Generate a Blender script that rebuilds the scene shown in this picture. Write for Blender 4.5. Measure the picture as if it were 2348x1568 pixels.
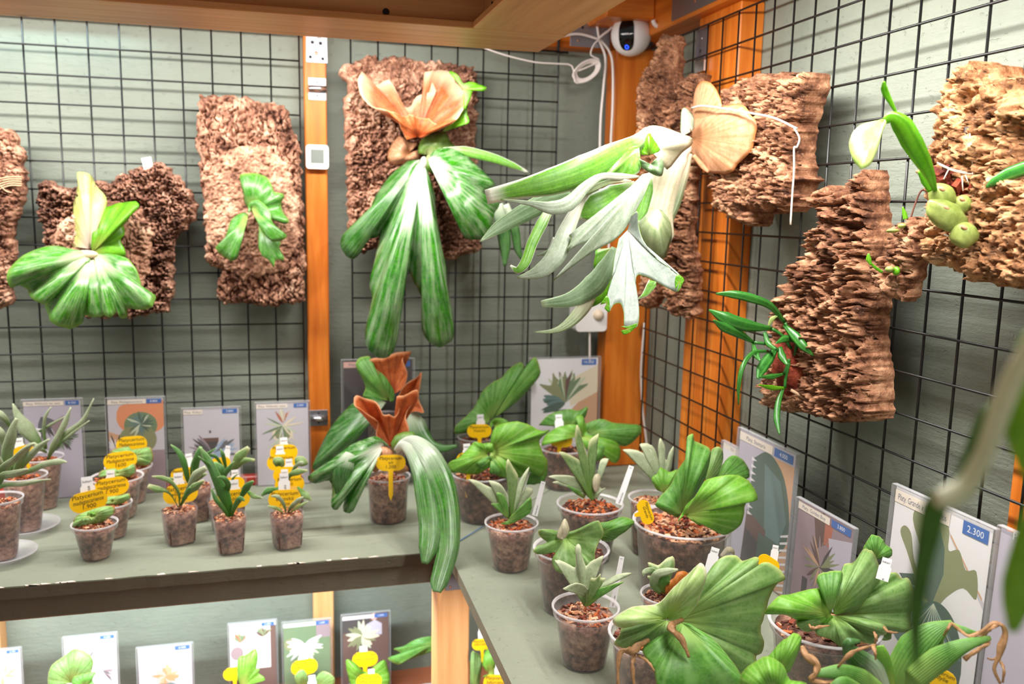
import bpy, math, random
import numpy as np
from mathutils import Vector, Matrix, noise
for o in list(bpy.data.objects): bpy.data.objects.remove(o)
SC = bpy.context.scene
COL = SC.collection
RND = random.Random(7)
# ------------------------------------------------------------------ camera (from the wire grids: 5.2 x 5.0 cm cells)
FPX, YAW, PITCH, ROLL = 1989.3, 0.26288, 0.14981, 0.0198
CAM = np.array([0.0, 0.0, 1.445])
fwd = np.array([math.sin(YAW)*math.cos(PITCH), math.cos(YAW)*math.cos(PITCH), -math.sin(PITCH)])
_r = np.array([math.cos(YAW), -math.sin(YAW), 0.0]); _u = np.cross(_r, fwd)
right = _r*math.cos(ROLL)+_u*math.sin(ROLL); up = -_r*math.sin(ROLL)+_u*math.cos(ROLL)
cam = bpy.data.cameras.new('camera'); camo = bpy.data.objects.new('camera', cam); COL.objects.link(camo)
camo.matrix_world = Matrix(((right[0], up[0], -fwd[0], CAM[0]), (right[1], up[1], -fwd[1], CAM[1]), (right[2], up[2], -fwd[2], CAM[2]), (0, 0, 0, 1)))
cam.sensor_fit = 'HORIZONTAL'; cam.sensor_width = 36; cam.lens = FPX*36/2348
cam.clip_start = .02; cam.clip_end = 50
cam.dof.use_dof = True; cam.dof.focus_distance = 1.0; cam.dof.aperture_fstop = 5.6
SC.camera = camo
# ------------------------------------------------------------------ world and exposure
w = bpy.data.worlds.new('room'); SC.world = w; w.use_nodes = True
w.node_tree.nodes['Background'].inputs[0].default_value = (1.0, .975, .95, 1)
w.node_tree.nodes['Background'].inputs[1].default_value = 0.205
SC.view_settings.view_transform = 'Standard'; SC.view_settings.look = 'None'
SC.view_settings.gamma = 1; SC.view_settings.use_curve_mapping = False
SC.view_settings.exposure = 0.78
SC.cycles.max_bounces = 8; SC.cycles.transparent_max_bounces = 16
LED_BACK, LED_SIDE, LED_LOW = 10.5, 9.5, 9.0     # watts of the lamps (built with their fixtures below)
# ------------------------------------------------------------------ pixel -> place helpers
def ray(px, py): return right*(px-1174)/FPX - up*(py-784)/FPX + fwd
def onY(px, py, Y): v = ray(px, py); return CAM+v*(Y-CAM[1])/v[1]
def onX(px, py, X): v = ray(px, py); return CAM+v*(X-CAM[0])/v[0]
def onZ(px, py, Z): v = ray(px, py); return CAM+v*(Z-CAM[2])/v[2]
def P(px, py, d): return CAM+ray(px, py)*d
def dep(p): return float((np.array(p)-CAM) @ fwd)
def dY(px, py, Y): return dep(onY(px, py, Y))
def dX(px, py, X): return dep(onX(px, py, X))
# crops of the photograph in which outlines were read: origin and scale
K0 = (0, 0, 1.0); K1 = (0, 0, .33220); K2 = (780, 0, .3322); K3 = (1560, 0, .3356); K4 = (0, 350, .3322)
Q1 = (0, 880, .30664); Q2 = (700, 780, .37); Q3 = (1200, 900, .31884); Q4 = (1700, 900, .3189)
R1 = (0, 1280, .30664); R2 = (480, 1250, .30664); R3 = (1180, 1150, .26655); R4 = (1700, 1150, .27598)
S1 = (780, 120, .47198); S2 = (1080, 160, .40816); S3 = (1600, 380, .39544); S4 = (1900, 120, .38258); S5 = (1940, 700, .5536)
T1 = (30, 880, .12777); T2 = (150, 1080, .0829); T3 = (340, 1020, .17219); T5 = (1260, 0, .18739); T6 = (0, 900, .27429)
def cv(K, pts): return [(K[0]+p[0]*K[2], K[1]+p[1]*K[2])+tuple(p[2:]) for p in pts]
# ------------------------------------------------------------------ objects
ORG = {}
def thing(name, label, cat, loc=(0, 0, 0), group=None):
    o = bpy.data.objects.new(name, None); COL.objects.link(o); o.location = loc; o.empty_display_size = .02
    o['label'] = label; o['category'] = cat
    if group: o['group'] = group
    ORG[o.name] = np.array(loc, float); return o
def obj(name, mesh, mat, parent=None, smooth=False, solid=0, label=None, cat=None, kind=None, group=None, attrs=None):
    """mesh = (verts in world space, faces[, attrs]); one mesh object."""
    V = np.array(mesh[0], float); org = ORG[parent.name] if parent else V.mean(0)*np.array([1, 1, 0])+np.array([0, 0, V[:, 2].min()])
    me = bpy.data.meshes.new(name); me.from_pydata((V-org).tolist(), [], [list(f) for f in mesh[1]])
    mats = mat if isinstance(mat, (list, tuple)) else [mat]
    for m in mats: me.materials.append(M[m] if isinstance(m, str) else m)
    at = mesh[2] if len(mesh) > 2 else {}
    for k, v in at.items():
        if k == 'mi': me.polygons.foreach_set('material_index', np.array(v, np.int32))
        else:
            a = me.attributes.new(k, 'FLOAT', 'POINT'); a.data.foreach_set('value', np.array(v, np.float32))
    if smooth: me.polygons.foreach_set('use_smooth', np.ones(len(me.polygons), bool))
    me.update()
    o = bpy.data.objects.new(name, me); COL.objects.link(o)
    if parent: o.parent = parent
    else: o.location = org
    ORG[o.name] = org
    if solid:
        md = o.modifiers.new('thickness', 'SOLIDIFY'); md.thickness = solid; md.offset = 0
    for k, v in (('label', label), ('category', cat), ('kind', kind), ('group', group)):
        if v: o[k] = v
    return o
def struct(name, mesh, mat, **k): return obj(name, mesh, mat, kind='structure', **k)
def merge(ms):
    V, Fc, A = [], [], {}
    keys = set().union(*[set(m[2]) if len(m) > 2 else set() for m in ms])
    for m in ms:
        n = len(V); V += list(map(tuple, m[0])); Fc += [[i+n for i in f] for f in m[1]]
        for k in keys:
            d = m[2].get(k) if len(m) > 2 else None
            A.setdefault(k, []).extend(d if d is not None else [0.0]*(len(m[1]) if k == 'mi' else len(m[0])))
    return V, Fc, A
BF = [(0, 3, 2, 1), (4, 5, 6, 7), (0, 1, 5, 4), (1, 2, 6, 5), (2, 3, 7, 6), (3, 0, 4, 7)]
def box(x0, x1, y0, y1, z0, z1):
    return [(x0, y0, z0), (x1, y0, z0), (x1, y1, z0), (x0, y1, z0), (x0, y0, z1), (x1, y0, z1), (x1, y1, z1), (x0, y1, z1)], BF
def bbox(x0, x1, y0, y1, z0, z1, b=.002):
    """box with chamfered edges"""
    V, Fc = [], []
    xs = (x0, x1); ys = (y0, y1); zs = (z0, z1); idx = {}
    for i in (0, 1):
        for j in (0, 1):
            for k in (0, 1):
                sx, sy, sz = (b, -b)[i], (b, -b)[j], (b, -b)[k]
                for ax in range(3):
                    p = [xs[i]+(sx if ax != 0 else 0), ys[j]+(sy if ax != 1 else 0), zs[k]+(sz if ax != 2 else 0)]
                    idx[i, j, k, ax] = len(V); V.append(tuple(p))
    q = lambda *a: Fc.append([idx[t] for t in a])
    for i in (0, 1): q(*[(i, j, k, 0) for j, k in ((0, 0), (1, 0), (1, 1), (0, 1))])
    for j in (0, 1): q(*[(i, j, k, 1) for i, k in ((0, 0), (1, 0), (1, 1), (0, 1))])
    for k in (0, 1): q(*[(i, j, k, 2) for i, j in ((0, 0), (1, 0), (1, 1), (0, 1))])
    for i in (0, 1):
        for j in (0, 1): q((i, j, 0, 0), (i, j, 1, 0), (i, j, 1, 1), (i, j, 0, 1))
    for i in (0, 1):
        for k in (0, 1): q((i, 0, k, 0), (i, 1, k, 0), (i, 1, k, 2), (i, 0, k, 2))
    for j in (0, 1):
        for k in (0, 1): q((0, j, k, 1), (1, j, k, 1), (1, j, k, 2), (0, j, k, 2))
    for i in (0, 1):
        for j in (0, 1):
            for k in (0, 1): q((i, j, k, 0), (i, j, k, 1), (i, j, k, 2))
    return V, Fc
def obox(O, X, Y, Z, sx, sy, sz):
    """box centred at O with axes"""
    O, X, Y, Z = map(np.array, (O, X, Y, Z)); V = []
    for c in ((-1, -1, -1), (1, -1, -1), (1, 1, -1), (-1, 1, -1), (-1, -1, 1), (1, -1, 1), (1, 1, 1), (-1, 1, 1)):
        V.append(tuple(O+X*c[0]*sx/2+Y*c[1]*sy/2+Z*c[2]*sz/2))
    return V, BF
def norm(v): v = np.array(v, float); return v/(np.linalg.norm(v)+1e-12)
def crom(pts, k):
    """Catmull-Rom through pts (open), k points per span"""
    p = np.array(pts, float); q = np.vstack([2*p[0]-p[1], p, 2*p[-1]-p[-2]]); out = []
    for i in range(1, len(q)-2):
        for j in range(k):
            t = j/k; a, b, c, d = q[i-1], q[i], q[i+1], q[i+2]
            out.append(.5*((2*b)+(-a+c)*t+(2*a-5*b+4*c-d)*t*t+(-a+3*b-3*c+d)*t**3))
    out.append(q[-2]); return np.array(out)
def tube(pts, r, n=8, k=6, cap=True):
    c = crom(pts, k) if len(pts) > 2 and k > 1 else np.array(pts, float)
    rr = np.interp(np.linspace(0, 1, len(c)), np.linspace(0, 1, len(r)), r) if hasattr(r, '__len__') else np.full(len(c), r)
    V, Fc = [], []; ref = None
    for i in range(len(c)):
        t = norm(c[min(i+1, len(c)-1)]-c[max(i-1, 0)])
        if ref is None: ref = norm(np.cross(t, [0.31, .2, .93]))
        a = norm(ref-t*(ref@t)); b = np.cross(t, a); ref = a
        for j in range(n):
            an = 2*math.pi*j/n; V.append(tuple(c[i]+(a*math.cos(an)+b*math.sin(an))*rr[i]))
    for i in range(len(c)-1):
        for j in range(n): Fc.append([i*n+j, i*n+(j+1) % n, (i+1)*n+(j+1) % n, (i+1)*n+j])
    if cap: Fc.append(list(range(n))[::-1]); Fc.append([(len(c)-1)*n+j for j in range(n)])
    return V, Fc
def lathe(prof, O, n=32, sq=0.0, rot=0.0, cap0=True, cap1=False):
    """profile [(r,z)] turned about a vertical axis at O; sq>0 squares the section"""
    V, Fc = [], []
    for r, z in prof:
        for j in range(n):
            a = 2*math.pi*j/n; k = 1.0
            if sq:
                ca, sa = abs(math.cos(a)), abs(math.sin(a)); e = 2+sq; k = (ca**e+sa**e)**(-1/e)
                k = min(k, 1.32)
            V.append((O[0]+r*k*math.cos(a+rot), O[1]+r*k*math.sin(a+rot), O[2]+z))
    for i in range(len(prof)-1):
        for j in range(n): Fc.append([i*n+j, i*n+(j+1) % n, (i+1)*n+(j+1) % n, (i+1)*n+j])
    if cap0: Fc.append(list(range(n))[::-1])
    if cap1: Fc.append([(len(prof)-1)*n+j for j in range(n)])
    return V, Fc
def ellipsoid(O, A, B, C, n=14, m=9):
    V, Fc = [], []; O, A, B, C = map(np.array, (O, A, B, C))
    for i in range(m+1):
        th = math.pi*i/m
        for j in range(n):
            ph = 2*math.pi*j/n
            V.append(tuple(O+C*math.cos(th)+(A*math.cos(ph)+B*math.sin(ph))*math.sin(th)))
    for i in range(m):
        for j in range(n): Fc.append([i*n+j, (i+1)*n+j, (i+1)*n+(j+1) % n, i*n+(j+1) % n])
    return V, Fc
# ------------------------------------------------------------------ leaves: traced outlines given real depth and curvature
def ribbon(K, pts, wid, d0, lean=0.0, arc=0.0, curl=.18, twist=0.0, wav=0.0, k=6, tipflat=False):
    """a strap leaf: centre line (px in crop K[, extra depth]), widths in crop px; lean/arc in metres along the view"""
    q = [(p[0], p[1], p[2] if len(p) > 2 else 0.0) for p in cv(K, pts)]
    c = crom(q, k); n = len(c); tt = np.linspace(0, 1, n)
    W = np.interp(tt, np.linspace(0, 1, len(wid)), wid)*K[2]
    C3 = np.array([P(c[i][0], c[i][1], d0+c[i][2]+lean*tt[i]+arc*math.sin(math.pi*tt[i])) for i in range(n)])
    tw = np.interp(tt, np.linspace(0, 1, len(twist)), twist) if hasattr(twist, '__len__') else np.full(n, twist)
    V, Fc, la, ls, le = [], [], [], [], []; S = (-1, -.55, 0, .55, 1); ph = RND.random()*6
    for i in range(n):
        t = norm(C3[min(i+1, n-1)]-C3[max(i-1, 0)]); view = norm(C3[i]-CAM)
        side = norm(np.cross(t, view)); nr = np.cross(side, t)
        s2 = side*math.cos(tw[i])+nr*math.sin(tw[i]); n2 = np.cross(s2, t)
        hw = W[i]/FPX*dep(C3[i])/2
        for s in S:
            v = C3[i]+s2*(s*hw)+n2*(curl*hw*(s*s-.4)+wav*hw*math.sin(9*tt[i]+ph+s*2)*s)
            V.append(tuple(v)); la.append(tt[i]); ls.append(.5+.5*s); le.append(max(abs(s), tt[i]))
    for i in range(n-1):
        for j in range(4): Fc.append([i*5+j, i*5+j+1, (i+1)*5+j+1, (i+1)*5+j])
    return V, Fc, {'la': la, 'ls': ls, 'le': le}
def fan(K, base, out, d0, lean=0.0, arc=0.0, rip=0.0, rk=3, rings=9, sub=3, bd=0.0, nz=.25, pw=1.2, rag=1.0, fall=0.0):
    """a broad leaf: blade spread from its base to a traced rim (third value of a rim point = extra depth)"""
    q = [(p[0], p[1], p[2] if len(p) > 2 else 0.0) for p in cv(K, out)]
    df = d0 if callable(d0) else (lambda x, y: d0)
    b = cv(K, [base])[0]; r = crom(q, sub); m = len(r); ph = RND.random()*6; mxd = max(math.hypot(p[0]-b[0], p[1]-b[1]) for p in r)
    ed = math.hypot(r[0][0]-r[-1][0], r[0][1]-r[-1][1])
    for j in range(1, m-1):      # small nicks and waves along the rim
        x, y = r[j][:2]; dl = math.hypot(x-b[0], y-b[1])+1e-6; k_ = rag*(1.8*noise.noise(Vector((x*.16, y*.16, ph)))+1.2*noise.noise(Vector((x*.45, y*.45, ph))))*min(1, dl/40)
        r[j][0] += (x-b[0])/dl*k_; r[j][1] += (y-b[1])/dl*k_
    V = [tuple(P(b[0], b[1], df(*b[:2])+bd))]; la = [0.0]; ls = [.5]; Fc = []
    for i in range(1, rings+1):
        t = i/rings
        for j in range(m):
            a = j/(m-1); x = b[0]+(r[j][0]-b[0])*t; y = b[1]+(r[j][1]-b[1])*t
            rad = math.hypot(r[j][0]-b[0], r[j][1]-b[1])/FPX*1.2
            k2 = math.hypot(r[j][0]-b[0], r[j][1]-b[1])/mxd       # short spans bend less than long ones
            d = df(x, y)+bd+(r[j][2]+lean*k2**.8-bd)*t**pw+arc*k2*math.sin(math.pi*t)+rip*t*t*k2**.5*math.sin(2*math.pi*rk*a+ph)
            d += nz*.09*rad*noise.noise(Vector((x*.035, y*.035, ph)))*t
            d += fall*math.hypot(x-b[0], y-b[1])/mxd
            V.append(tuple(P(x, y, d))); la.append(t); ls.append(a)
    for j in range(m-1): Fc.append([0, 1+j, 2+j])
    for i in range(rings-1):
        for j in range(m-1): Fc.append([1+i*m+j, 1+(i+1)*m+j, 2+(i+1)*m+j, 2+i*m+j])
    return V, Fc, {'la': la, 'ls': ls, 'le': la}
def leaf(name, mesh, mat, parent, th=.0011, label=None): return obj(name, mesh, mat, parent, smooth=True, solid=th, label=label)
# ------------------------------------------------------------------ materials (procedural)
M = {}
def lin(c):
    r = []
    for v in c[:3]:
        v /= 255; r.append(v/12.92 if v <= .04045 else ((v+.055)/1.055)**2.4)
    return (*r, 1)
class NT:
    def __init__(s, name):
        s.m = bpy.data.materials.new(name); s.m.use_nodes = True; s.t = s.m.node_tree; s.n = s.t.nodes; s.b = s.n['Principled BSDF']; s.o = s.n['Material Output']; M[name] = s.m
    def add(s, ty, **k):
        x = s.n.new(ty)
        for a, v in k.items():
            if a.startswith('i_'):
                kk = a[2:]; kk = int(kk) if kk.isdigit() else kk
                x.inputs[kk].default_value = v
            else: setattr(x, a, v)
        return x
    def l(s, a, b): s.t.links.new(a, b)
    def co(s, scale=(1, 1, 1), kind='Object'):
        tc = s.add('ShaderNodeTexCoord'); mp = s.add('ShaderNodeMapping'); mp.inputs['Scale'].default_value = scale; s.l(tc.outputs[kind], mp.inputs[0]); return mp.outputs[0]
    def noise(s, vec, scale, detail=4, rough=.55):
        x = s.add('ShaderNodeTexNoise'); x.inputs['Scale'].default_value = scale; x.inputs['Detail'].default_value = detail; x.inputs['Roughness'].default_value = rough
        s.l(vec, x.inputs['Vector']); return x.outputs['Fac']
    def vor(s, vec, scale, feature='F1'):
        x = s.add('ShaderNodeTexVoronoi', feature=feature); x.inputs['Scale'].default_value = scale; s.l(vec, x.inputs['Vector']); return x
    def ramp(s, fac, stops, interp='LINEAR'):
        x = s.add('ShaderNodeValToRGB'); x.color_ramp.interpolation = interp; e = x.color_ramp.elements
        while len(e) < len(stops): e.new(.5)
        for i, (p, c) in enumerate(stops): e[i].position = p; e[i].color = c if len(c) == 4 else lin(c)
        s.l(fac, x.inputs[0]); return x.outputs[0]
    def mix(s, fac, a, b):
        x = s.add('ShaderNodeMix', data_type='RGBA')
        for v, i in ((fac, 0), (a, 6), (b, 7)):
            if hasattr(v, 'is_output'): s.l(v, x.inputs[i])
            else: x.inputs[i].default_value = v
        return x.outputs[2]
    def math(s, op, a, b=0.0, c=0.0, clamp=False):
        x = s.add('ShaderNodeMath', operation=op, use_clamp=clamp)
        for i, v in enumerate((a, b, c)):
            if hasattr(v, 'is_output'): s.l(v, x.inputs[i])
            else: x.inputs[i].default_value = v
        return x.outputs[0]
    def attr(s, name):
        x = s.add('ShaderNodeAttribute', attribute_name=name); return x.outputs['Fac']
    def bump(s, h, strength=.3, dist=.002, prev=None):
        x = s.add('ShaderNodeBump'); x.inputs['Strength'].default_value = strength; x.inputs['Distance'].default_value = dist; s.l(h, x.inputs['Height'])
        if prev: s.l(prev, x.inputs['Normal'])
        return x.outputs[0]
    def set(s, col=None, rough=None, normal=None, metal=None, spec=None):
        B = s.b.inputs
        for v, k in ((col, 'Base Color'), (rough, 'Roughness'), (normal, 'Normal'), (metal, 'Metallic'), (spec, 'Specular IOR Level')):
            if v is None: continue
            if hasattr(v, 'is_output'): s.l(v, B[k])
            else: B[k].default_value = lin(v) if k == 'Base Color' and len(v) == 3 else v
        return s
def plain(name, col, rough=.5, metal=0, spec=.5): return NT(name).set(col, rough, None, metal, spec)
def leafmat(name, c1, c2, cb=None, ce=None, vein=None, bloom=0.0, bcol=(214, 224, 212), rough=.42, trans=.22, freq=55, vb=.35, mott=70, spec=.5, bb=(.18, .45), eb=(.93, .99)):
    s = NT(name); v = s.co(); la, ls = s.attr('la'), s.attr('ls')
    n = s.math('ADD', s.math('MULTIPLY', s.noise(v, mott, 4, .6), .55), s.math('MULTIPLY', s.noise(v, mott*4.5, 3, .6), .45)); col = s.ramp(n, [(.36, c1), (.62, c2)])
    if vein:
        sn = s.math('SINE', s.math('MULTIPLY', ls, float(freq))); wv = s.math('SMOOTH_MIN', 1.0, s.math('POWER', s.math('ABSOLUTE', sn), 8.0), .1)
        col = s.mix(s.math('MULTIPLY', wv, .55), col, lin(vein))
    if bloom:
        cmb = s.add('ShaderNodeCombineXYZ'); s.l(s.math('MULTIPLY', la, 1.0), cmb.inputs[0]); s.l(s.math('MULTIPLY', ls, 11.0), cmb.inputs[1])
        bn = s.noise(cmb.outputs[0], 3.2, 5, .65); bf = s.ramp(bn, [(.42, (0, 0, 0, 1)), (.70, (1, 1, 1, 1))])
        col = s.mix(s.math('MULTIPLY', bf, bloom), col, lin(bcol))
    if cb: col = s.mix(s.ramp(la, [(bb[0], (1, 1, 1, 1)), (bb[1], (0, 0, 0, 1))]), col, lin(cb))
    if ce: col = s.mix(s.ramp(s.attr('le'), [(eb[0], (0, 0, 0, 1)), (eb[1], (1, 1, 1, 1))]), col, lin(ce))
    hs = s.math('SINE', s.math('MULTIPLY', ls, float(freq)))
    nm = s.bump(hs, vb*.5, .0006); nm = s.bump(s.noise(v, 260, 3), .12, .001, nm)
    s.set(col, rough, nm, None, spec)
    tr = s.add('ShaderNodeBsdfTranslucent'); s.l(col, tr.inputs[0]); mx = s.add('ShaderNodeMixShader'); mx.inputs[0].default_value = trans
    s.l(s.b.outputs[0], mx.inputs[1]); s.l(tr.outputs[0], mx.inputs[2]); s.l(mx.outputs[0], s.o.inputs[0]); return s
def clearmat(name, tint, white, fac, rough=.12, col=(235, 232, 235)):
    """thin clear plastic: mostly see-through, a milky share and a glossy skin"""
    s = NT(name); s.set(col, rough, None, None, .6)
    tr = s.add('ShaderNodeBsdfTransparent'); tr.inputs[0].default_value = (*tint, 1)
    fr = s.add('ShaderNodeLayerWeight'); fr.inputs[0].default_value = .5
    f = s.math('ADD', s.math('MULTIPLY', s.math('POWER', fr.outputs['Facing'], 4.0), .55), fac, clamp=True)
    mx = s.add('ShaderNodeMixShader'); s.l(f, mx.inputs[0]); s.l(tr.outputs[0], mx.inputs[1]); s.l(s.b.outputs[0], mx.inputs[2]); s.l(mx.outputs[0], s.o.inputs[0]); return s
# painted board: grey green, brushed, with grain of the plywood showing as relief
def paint(name, c1, c2, gr=(3, 40, 60), wear=False):
    s = NT(name); v = s.co((1, 1, 1)); n = s.noise(v, 3, 5, .6); col = s.ramp(n, [(.3, c1), (.7, c2)])
    g = s.noise(s.co(gr), 3.0, 6, .65); fl = s.noise(s.co((14, 14, 34)), 4, 6, .7)
    pit = s.ramp(s.noise(s.co((38, 38, 70)), 2.2, 3, .6), [(.30, (0, 0, 0, 1)), (.36, (1, 1, 1, 1))])
    nm = s.bump(g, .30, .004); nm = s.bump(fl, .45, .004, nm); nm = s.bump(pit, .55, .002, nm)
    if wear:
        ch = s.ramp(s.noise(s.co((24, 24, 24)), 3.1, 6, .7), [(.66, (0, 0, 0, 1)), (.70, (1, 1, 1, 1))]); col = s.mix(s.math('MULTIPLY', ch, .55), col, lin((196, 190, 172)))
        dk = s.ramp(s.noise(s.co((60, 60, 60)), 2.0, 4, .6), [(.70, (0, 0, 0, 1)), (.74, (1, 1, 1, 1))]); col = s.mix(s.math('MULTIPLY', dk, .6), col, lin((60, 58, 48)))
    s.set(col, .55, nm, None, .35); return s
paint('wall_paint', (115, 122, 111), (135, 141, 128), (3, 3, 60))
paint('shelf_paint', (130, 137, 120), (152, 157, 139), (5, 40, 40), True)
paint('rail_shade_paint', (86, 85, 70), (100, 98, 82), (3, 30, 60))  # dark green of the rail, also the painted shade on the shelf edge
def wood(name, c1, c2, c3, axis=(30, 30, 2.2), rough=.45, bump=.15):
    s = NT(name); v = s.co(axis); n = s.noise(v, 1.6, 5, .6); col = s.ramp(n, [(.28, c1), (.5, c2), (.72, c3)])
    fine = s.noise(s.co(tuple(a*5 for a in axis)), 2, 3, .6); col = s.mix(s.math('MULTIPLY', fine, .30), col, lin(c1))
    kn = s.vor(s.co((5, 5, 2.2)), 1.7); kf = s.ramp(kn.outputs['Distance'], [(.03, (1, 1, 1, 1)), (.085, (0, 0, 0, 1))]); col = s.mix(s.math('MULTIPLY', kf, .75), col, lin((96, 40, 14)))
    s.set(col, rough, s.bump(n, bump, .002), None, .4); return s
wood('orange_pine', (176, 84, 18), (206, 112, 30), (226, 138, 52))
wood('orange_pine_y', (176, 84, 18), (206, 112, 30), (226, 138, 52), (30, 2.2, 30))
wood('orange_pine_x', (176, 84, 18), (206, 112, 30), (226, 138, 52), (2.2, 30, 30))
wood('pale_pine', (196, 138, 86), (214, 160, 106), (226, 176, 124))
wood('frame_wood_x', (172, 120, 70), (198, 148, 94), (214, 168, 114), (2.0, 34, 34), .38)
wood('frame_wood_y', (172, 120, 70), (198, 148, 94), (214, 168, 114), (34, 2.0, 34), .38)
wood('low_shelf_wood', (168, 92, 62), (188, 112, 78), (204, 130, 94), (2, 20, 20))
plain('red_wood', (176, 54, 42), .35)
plain('wire_black', (14, 14, 15), .38, 0, .5)
plain('zinc', (150, 150, 156), .36, .85)
plain('steel_bright', (214, 216, 220), .18, 1)
plain('screw_copper', (186, 130, 104), .35, .8)
plain('hole_dark', (30, 24, 22), .8)
plain('white_plastic', (232, 228, 226), .32)
plain('cable_white', (228, 216, 210), .4)
plain('grey_plastic', (64, 62, 64), .5)
plain('lens_black', (8, 8, 10), .08)
plain('lcd_grey', (116, 124, 118), .3)
plain('knob_cream', (214, 196, 170), .4)
s = NT('led_blue'); s.b.inputs['Emission Color'].default_value = lin((30, 70, 255)); s.b.inputs['Emission Strength'].default_value = 2.5; s.set((10, 20, 120), .4)
plain('string_white', (206, 196, 182), .7)
plain('string_jute', (196, 160, 128), .8)
plain('tag_yellow', (252, 200, 8), .38)
plain('tag_white', (238, 238, 240), .35)
plain('ink', (38, 30, 26), .6)
plain('ink_blue', (62, 74, 110), .6)
plain('ink_pale', (236, 238, 244), .5)
plain('price_blue', (40, 98, 176), .35)
plain('pen_blue', (70, 110, 150), .5)
plain('strip_cream', (238, 226, 212), .5)
clearmat('clear_pot', (.95, .93, .93), 1, .13, .16)
clearmat('milky_rim', (.95, .94, .95), 1, .42, .2)
clearmat('acrylic', (.985, .985, .985), 1, .03, .05)
clearmat('acrylic_edge', (.95, .95, .96), 1, .22, .08, (226, 226, 230))
clearmat('saucer_clear', (.95, .95, .97), 1, .25, .14)
def barkmat(name, c1, c2, c3, c4):
    s = NT(name); v = s.co(); n = s.noise(v, 42, 7, .68); n2 = s.noise(v, 9, 4, .6); vv = s.vor(s.co((1, 1, .6)), 130)
    a = s.math('ADD', s.math('MULTIPLY', n, .62), s.math('MULTIPLY', n2, .38))
    col = s.ramp(a, [(.39, c1), (.47, c2), (.54, c3), (.64, c4)])
    sp = s.ramp(s.noise(v, 210, 3, .6), [(.60, (0, 0, 0, 1)), (.72, (1, 1, 1, 1))]); col = s.mix(s.math('MULTIPLY', sp, .45), col, lin(c4))
    nm = s.bump(n, .7, .006); nm = s.bump(vv.outputs['Distance'], .35, .003, nm); nm = s.bump(s.noise(v, 330, 3), .4, .002, nm)
    s.set(col, .85, nm, None, .2); return s
barkmat('cork_pink', (72, 44, 34), (140, 96, 76), (186, 140, 114), (228, 194, 168))
barkmat('cork_dark', (60, 38, 32), (122, 84, 68), (168, 124, 102), (216, 178, 152))
barkmat('cork_tan', (78, 50, 32), (142, 98, 64), (182, 138, 98), (214, 176, 134))
barkmat('cork_red', (72, 44, 32), (126, 84, 60), (168, 122, 92), (208, 166, 130))
barkmat('bark_chip', (70, 26, 18), (112, 46, 32), (146, 66, 46), (176, 96, 68))
barkmat('moss_patch', (110, 74, 58), (168, 122, 98), (202, 158, 130), (232, 200, 172))
def soilmat(name, c):
    s = NT(name); v = s.co(); n = s.noise(v, 120, 6, .7); n2 = s.noise(s.co((1, 1, 1.4)), 34, 4, .6)
    a = s.math('ADD', s.math('MULTIPLY', n, .6), s.math('MULTIPLY', n2, .4)); col = s.ramp(a, [(.40, c[0]), (.47, c[1]), (.54, c[2]), (.63, c[3])])
    s.set(col, .8, s.bump(n, .5, .003), None, .2)
soilmat('soil', [(62, 42, 38), (128, 92, 80), (170, 130, 112), (212, 178, 154)])
soilmat('soil_dark', [(44, 30, 27), (86, 60, 52), (122, 88, 74), (170, 130, 108)])
plain('chip_tan', (206, 150, 112), .8); plain('chip_orange', (188, 98, 48), .8); plain('chip_red', (140, 66, 46), .8); plain('chip_pale', (226, 184, 150), .8); plain('chip_brown', (92, 52, 38), .85)
# leaves
leafmat('fern_gloss', (36, 116, 16), (84, 160, 34), (196, 212, 168), (130, 180, 76), (40, 96, 24), .42, (210, 224, 184), .27, .2, 60)
leafmat('fern_cream', (196, 206, 112), (226, 226, 150), (246, 226, 206), None, (170, 176, 96), 0, rough=.4, trans=.35, freq=40, bb=(.25, .75))
leafmat('fern_lime', (92, 166, 18), (128, 196, 40), (150, 176, 70), None, (70, 130, 20), 0, rough=.35, trans=.35, freq=40)
leafmat('fern_small', (40, 112, 20), (84, 154, 42), (150, 180, 90), (130, 172, 76), None, .3, (200, 218, 180), .32, .2, 30)
leafmat('frond_bloom_glare', (20, 88, 8), (60, 138, 22), (230, 234, 222), None, (30, 100, 16), .45, (214, 224, 196), .26, .15, 46, bb=(.08, .40))  # whitened base paints in the glare from above; the streaks are powder bloom
leafmat('frond_dark', (24, 78, 14), (56, 122, 28), (190, 204, 178), None, (34, 90, 24), .34, (184, 204, 172), .32, .15, 46, bb=(.08, .35))
leafmat('frond_end', (20, 80, 12), (50, 122, 24), None, None, (30, 94, 18), .25, (190, 210, 170), .3, .15, 30)
leafmat('shield_brown', (178, 82, 36), (214, 122, 66), (190, 80, 30), (246, 206, 168), (150, 66, 26), .25, (250, 206, 170), .55, .25, 60, eb=(.75, 1.0))
leafmat('shield_rust', (200, 92, 38), (234, 138, 76), (184, 76, 28), (240, 176, 126), (160, 66, 24), .12, (244, 188, 148), .55, .38, 50)
leafmat('shield_tan', (190, 130, 88), (222, 168, 128), (204, 144, 100), (204, 132, 76), (176, 116, 72), .25, (240, 208, 176), .42, .25, 60)
leafmat('shield_green', (76, 122, 28), (116, 150, 52), (180, 190, 130), None, None, .1, rough=.4)
leafmat('antler_green', (78, 146, 22), (120, 182, 48), (196, 214, 170), (226, 232, 214), (70, 134, 24), .2, (206, 216, 196), .42, .2, 26, eb=(.90, .97), bb=(.02, .2))
leafmat('antler_white', (120, 140, 112), (162, 176, 154), (190, 192, 174), (140, 186, 70), (128, 150, 116), .35, (214, 220, 208), .42, .15, 20, eb=(.985, 1.0))
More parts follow.
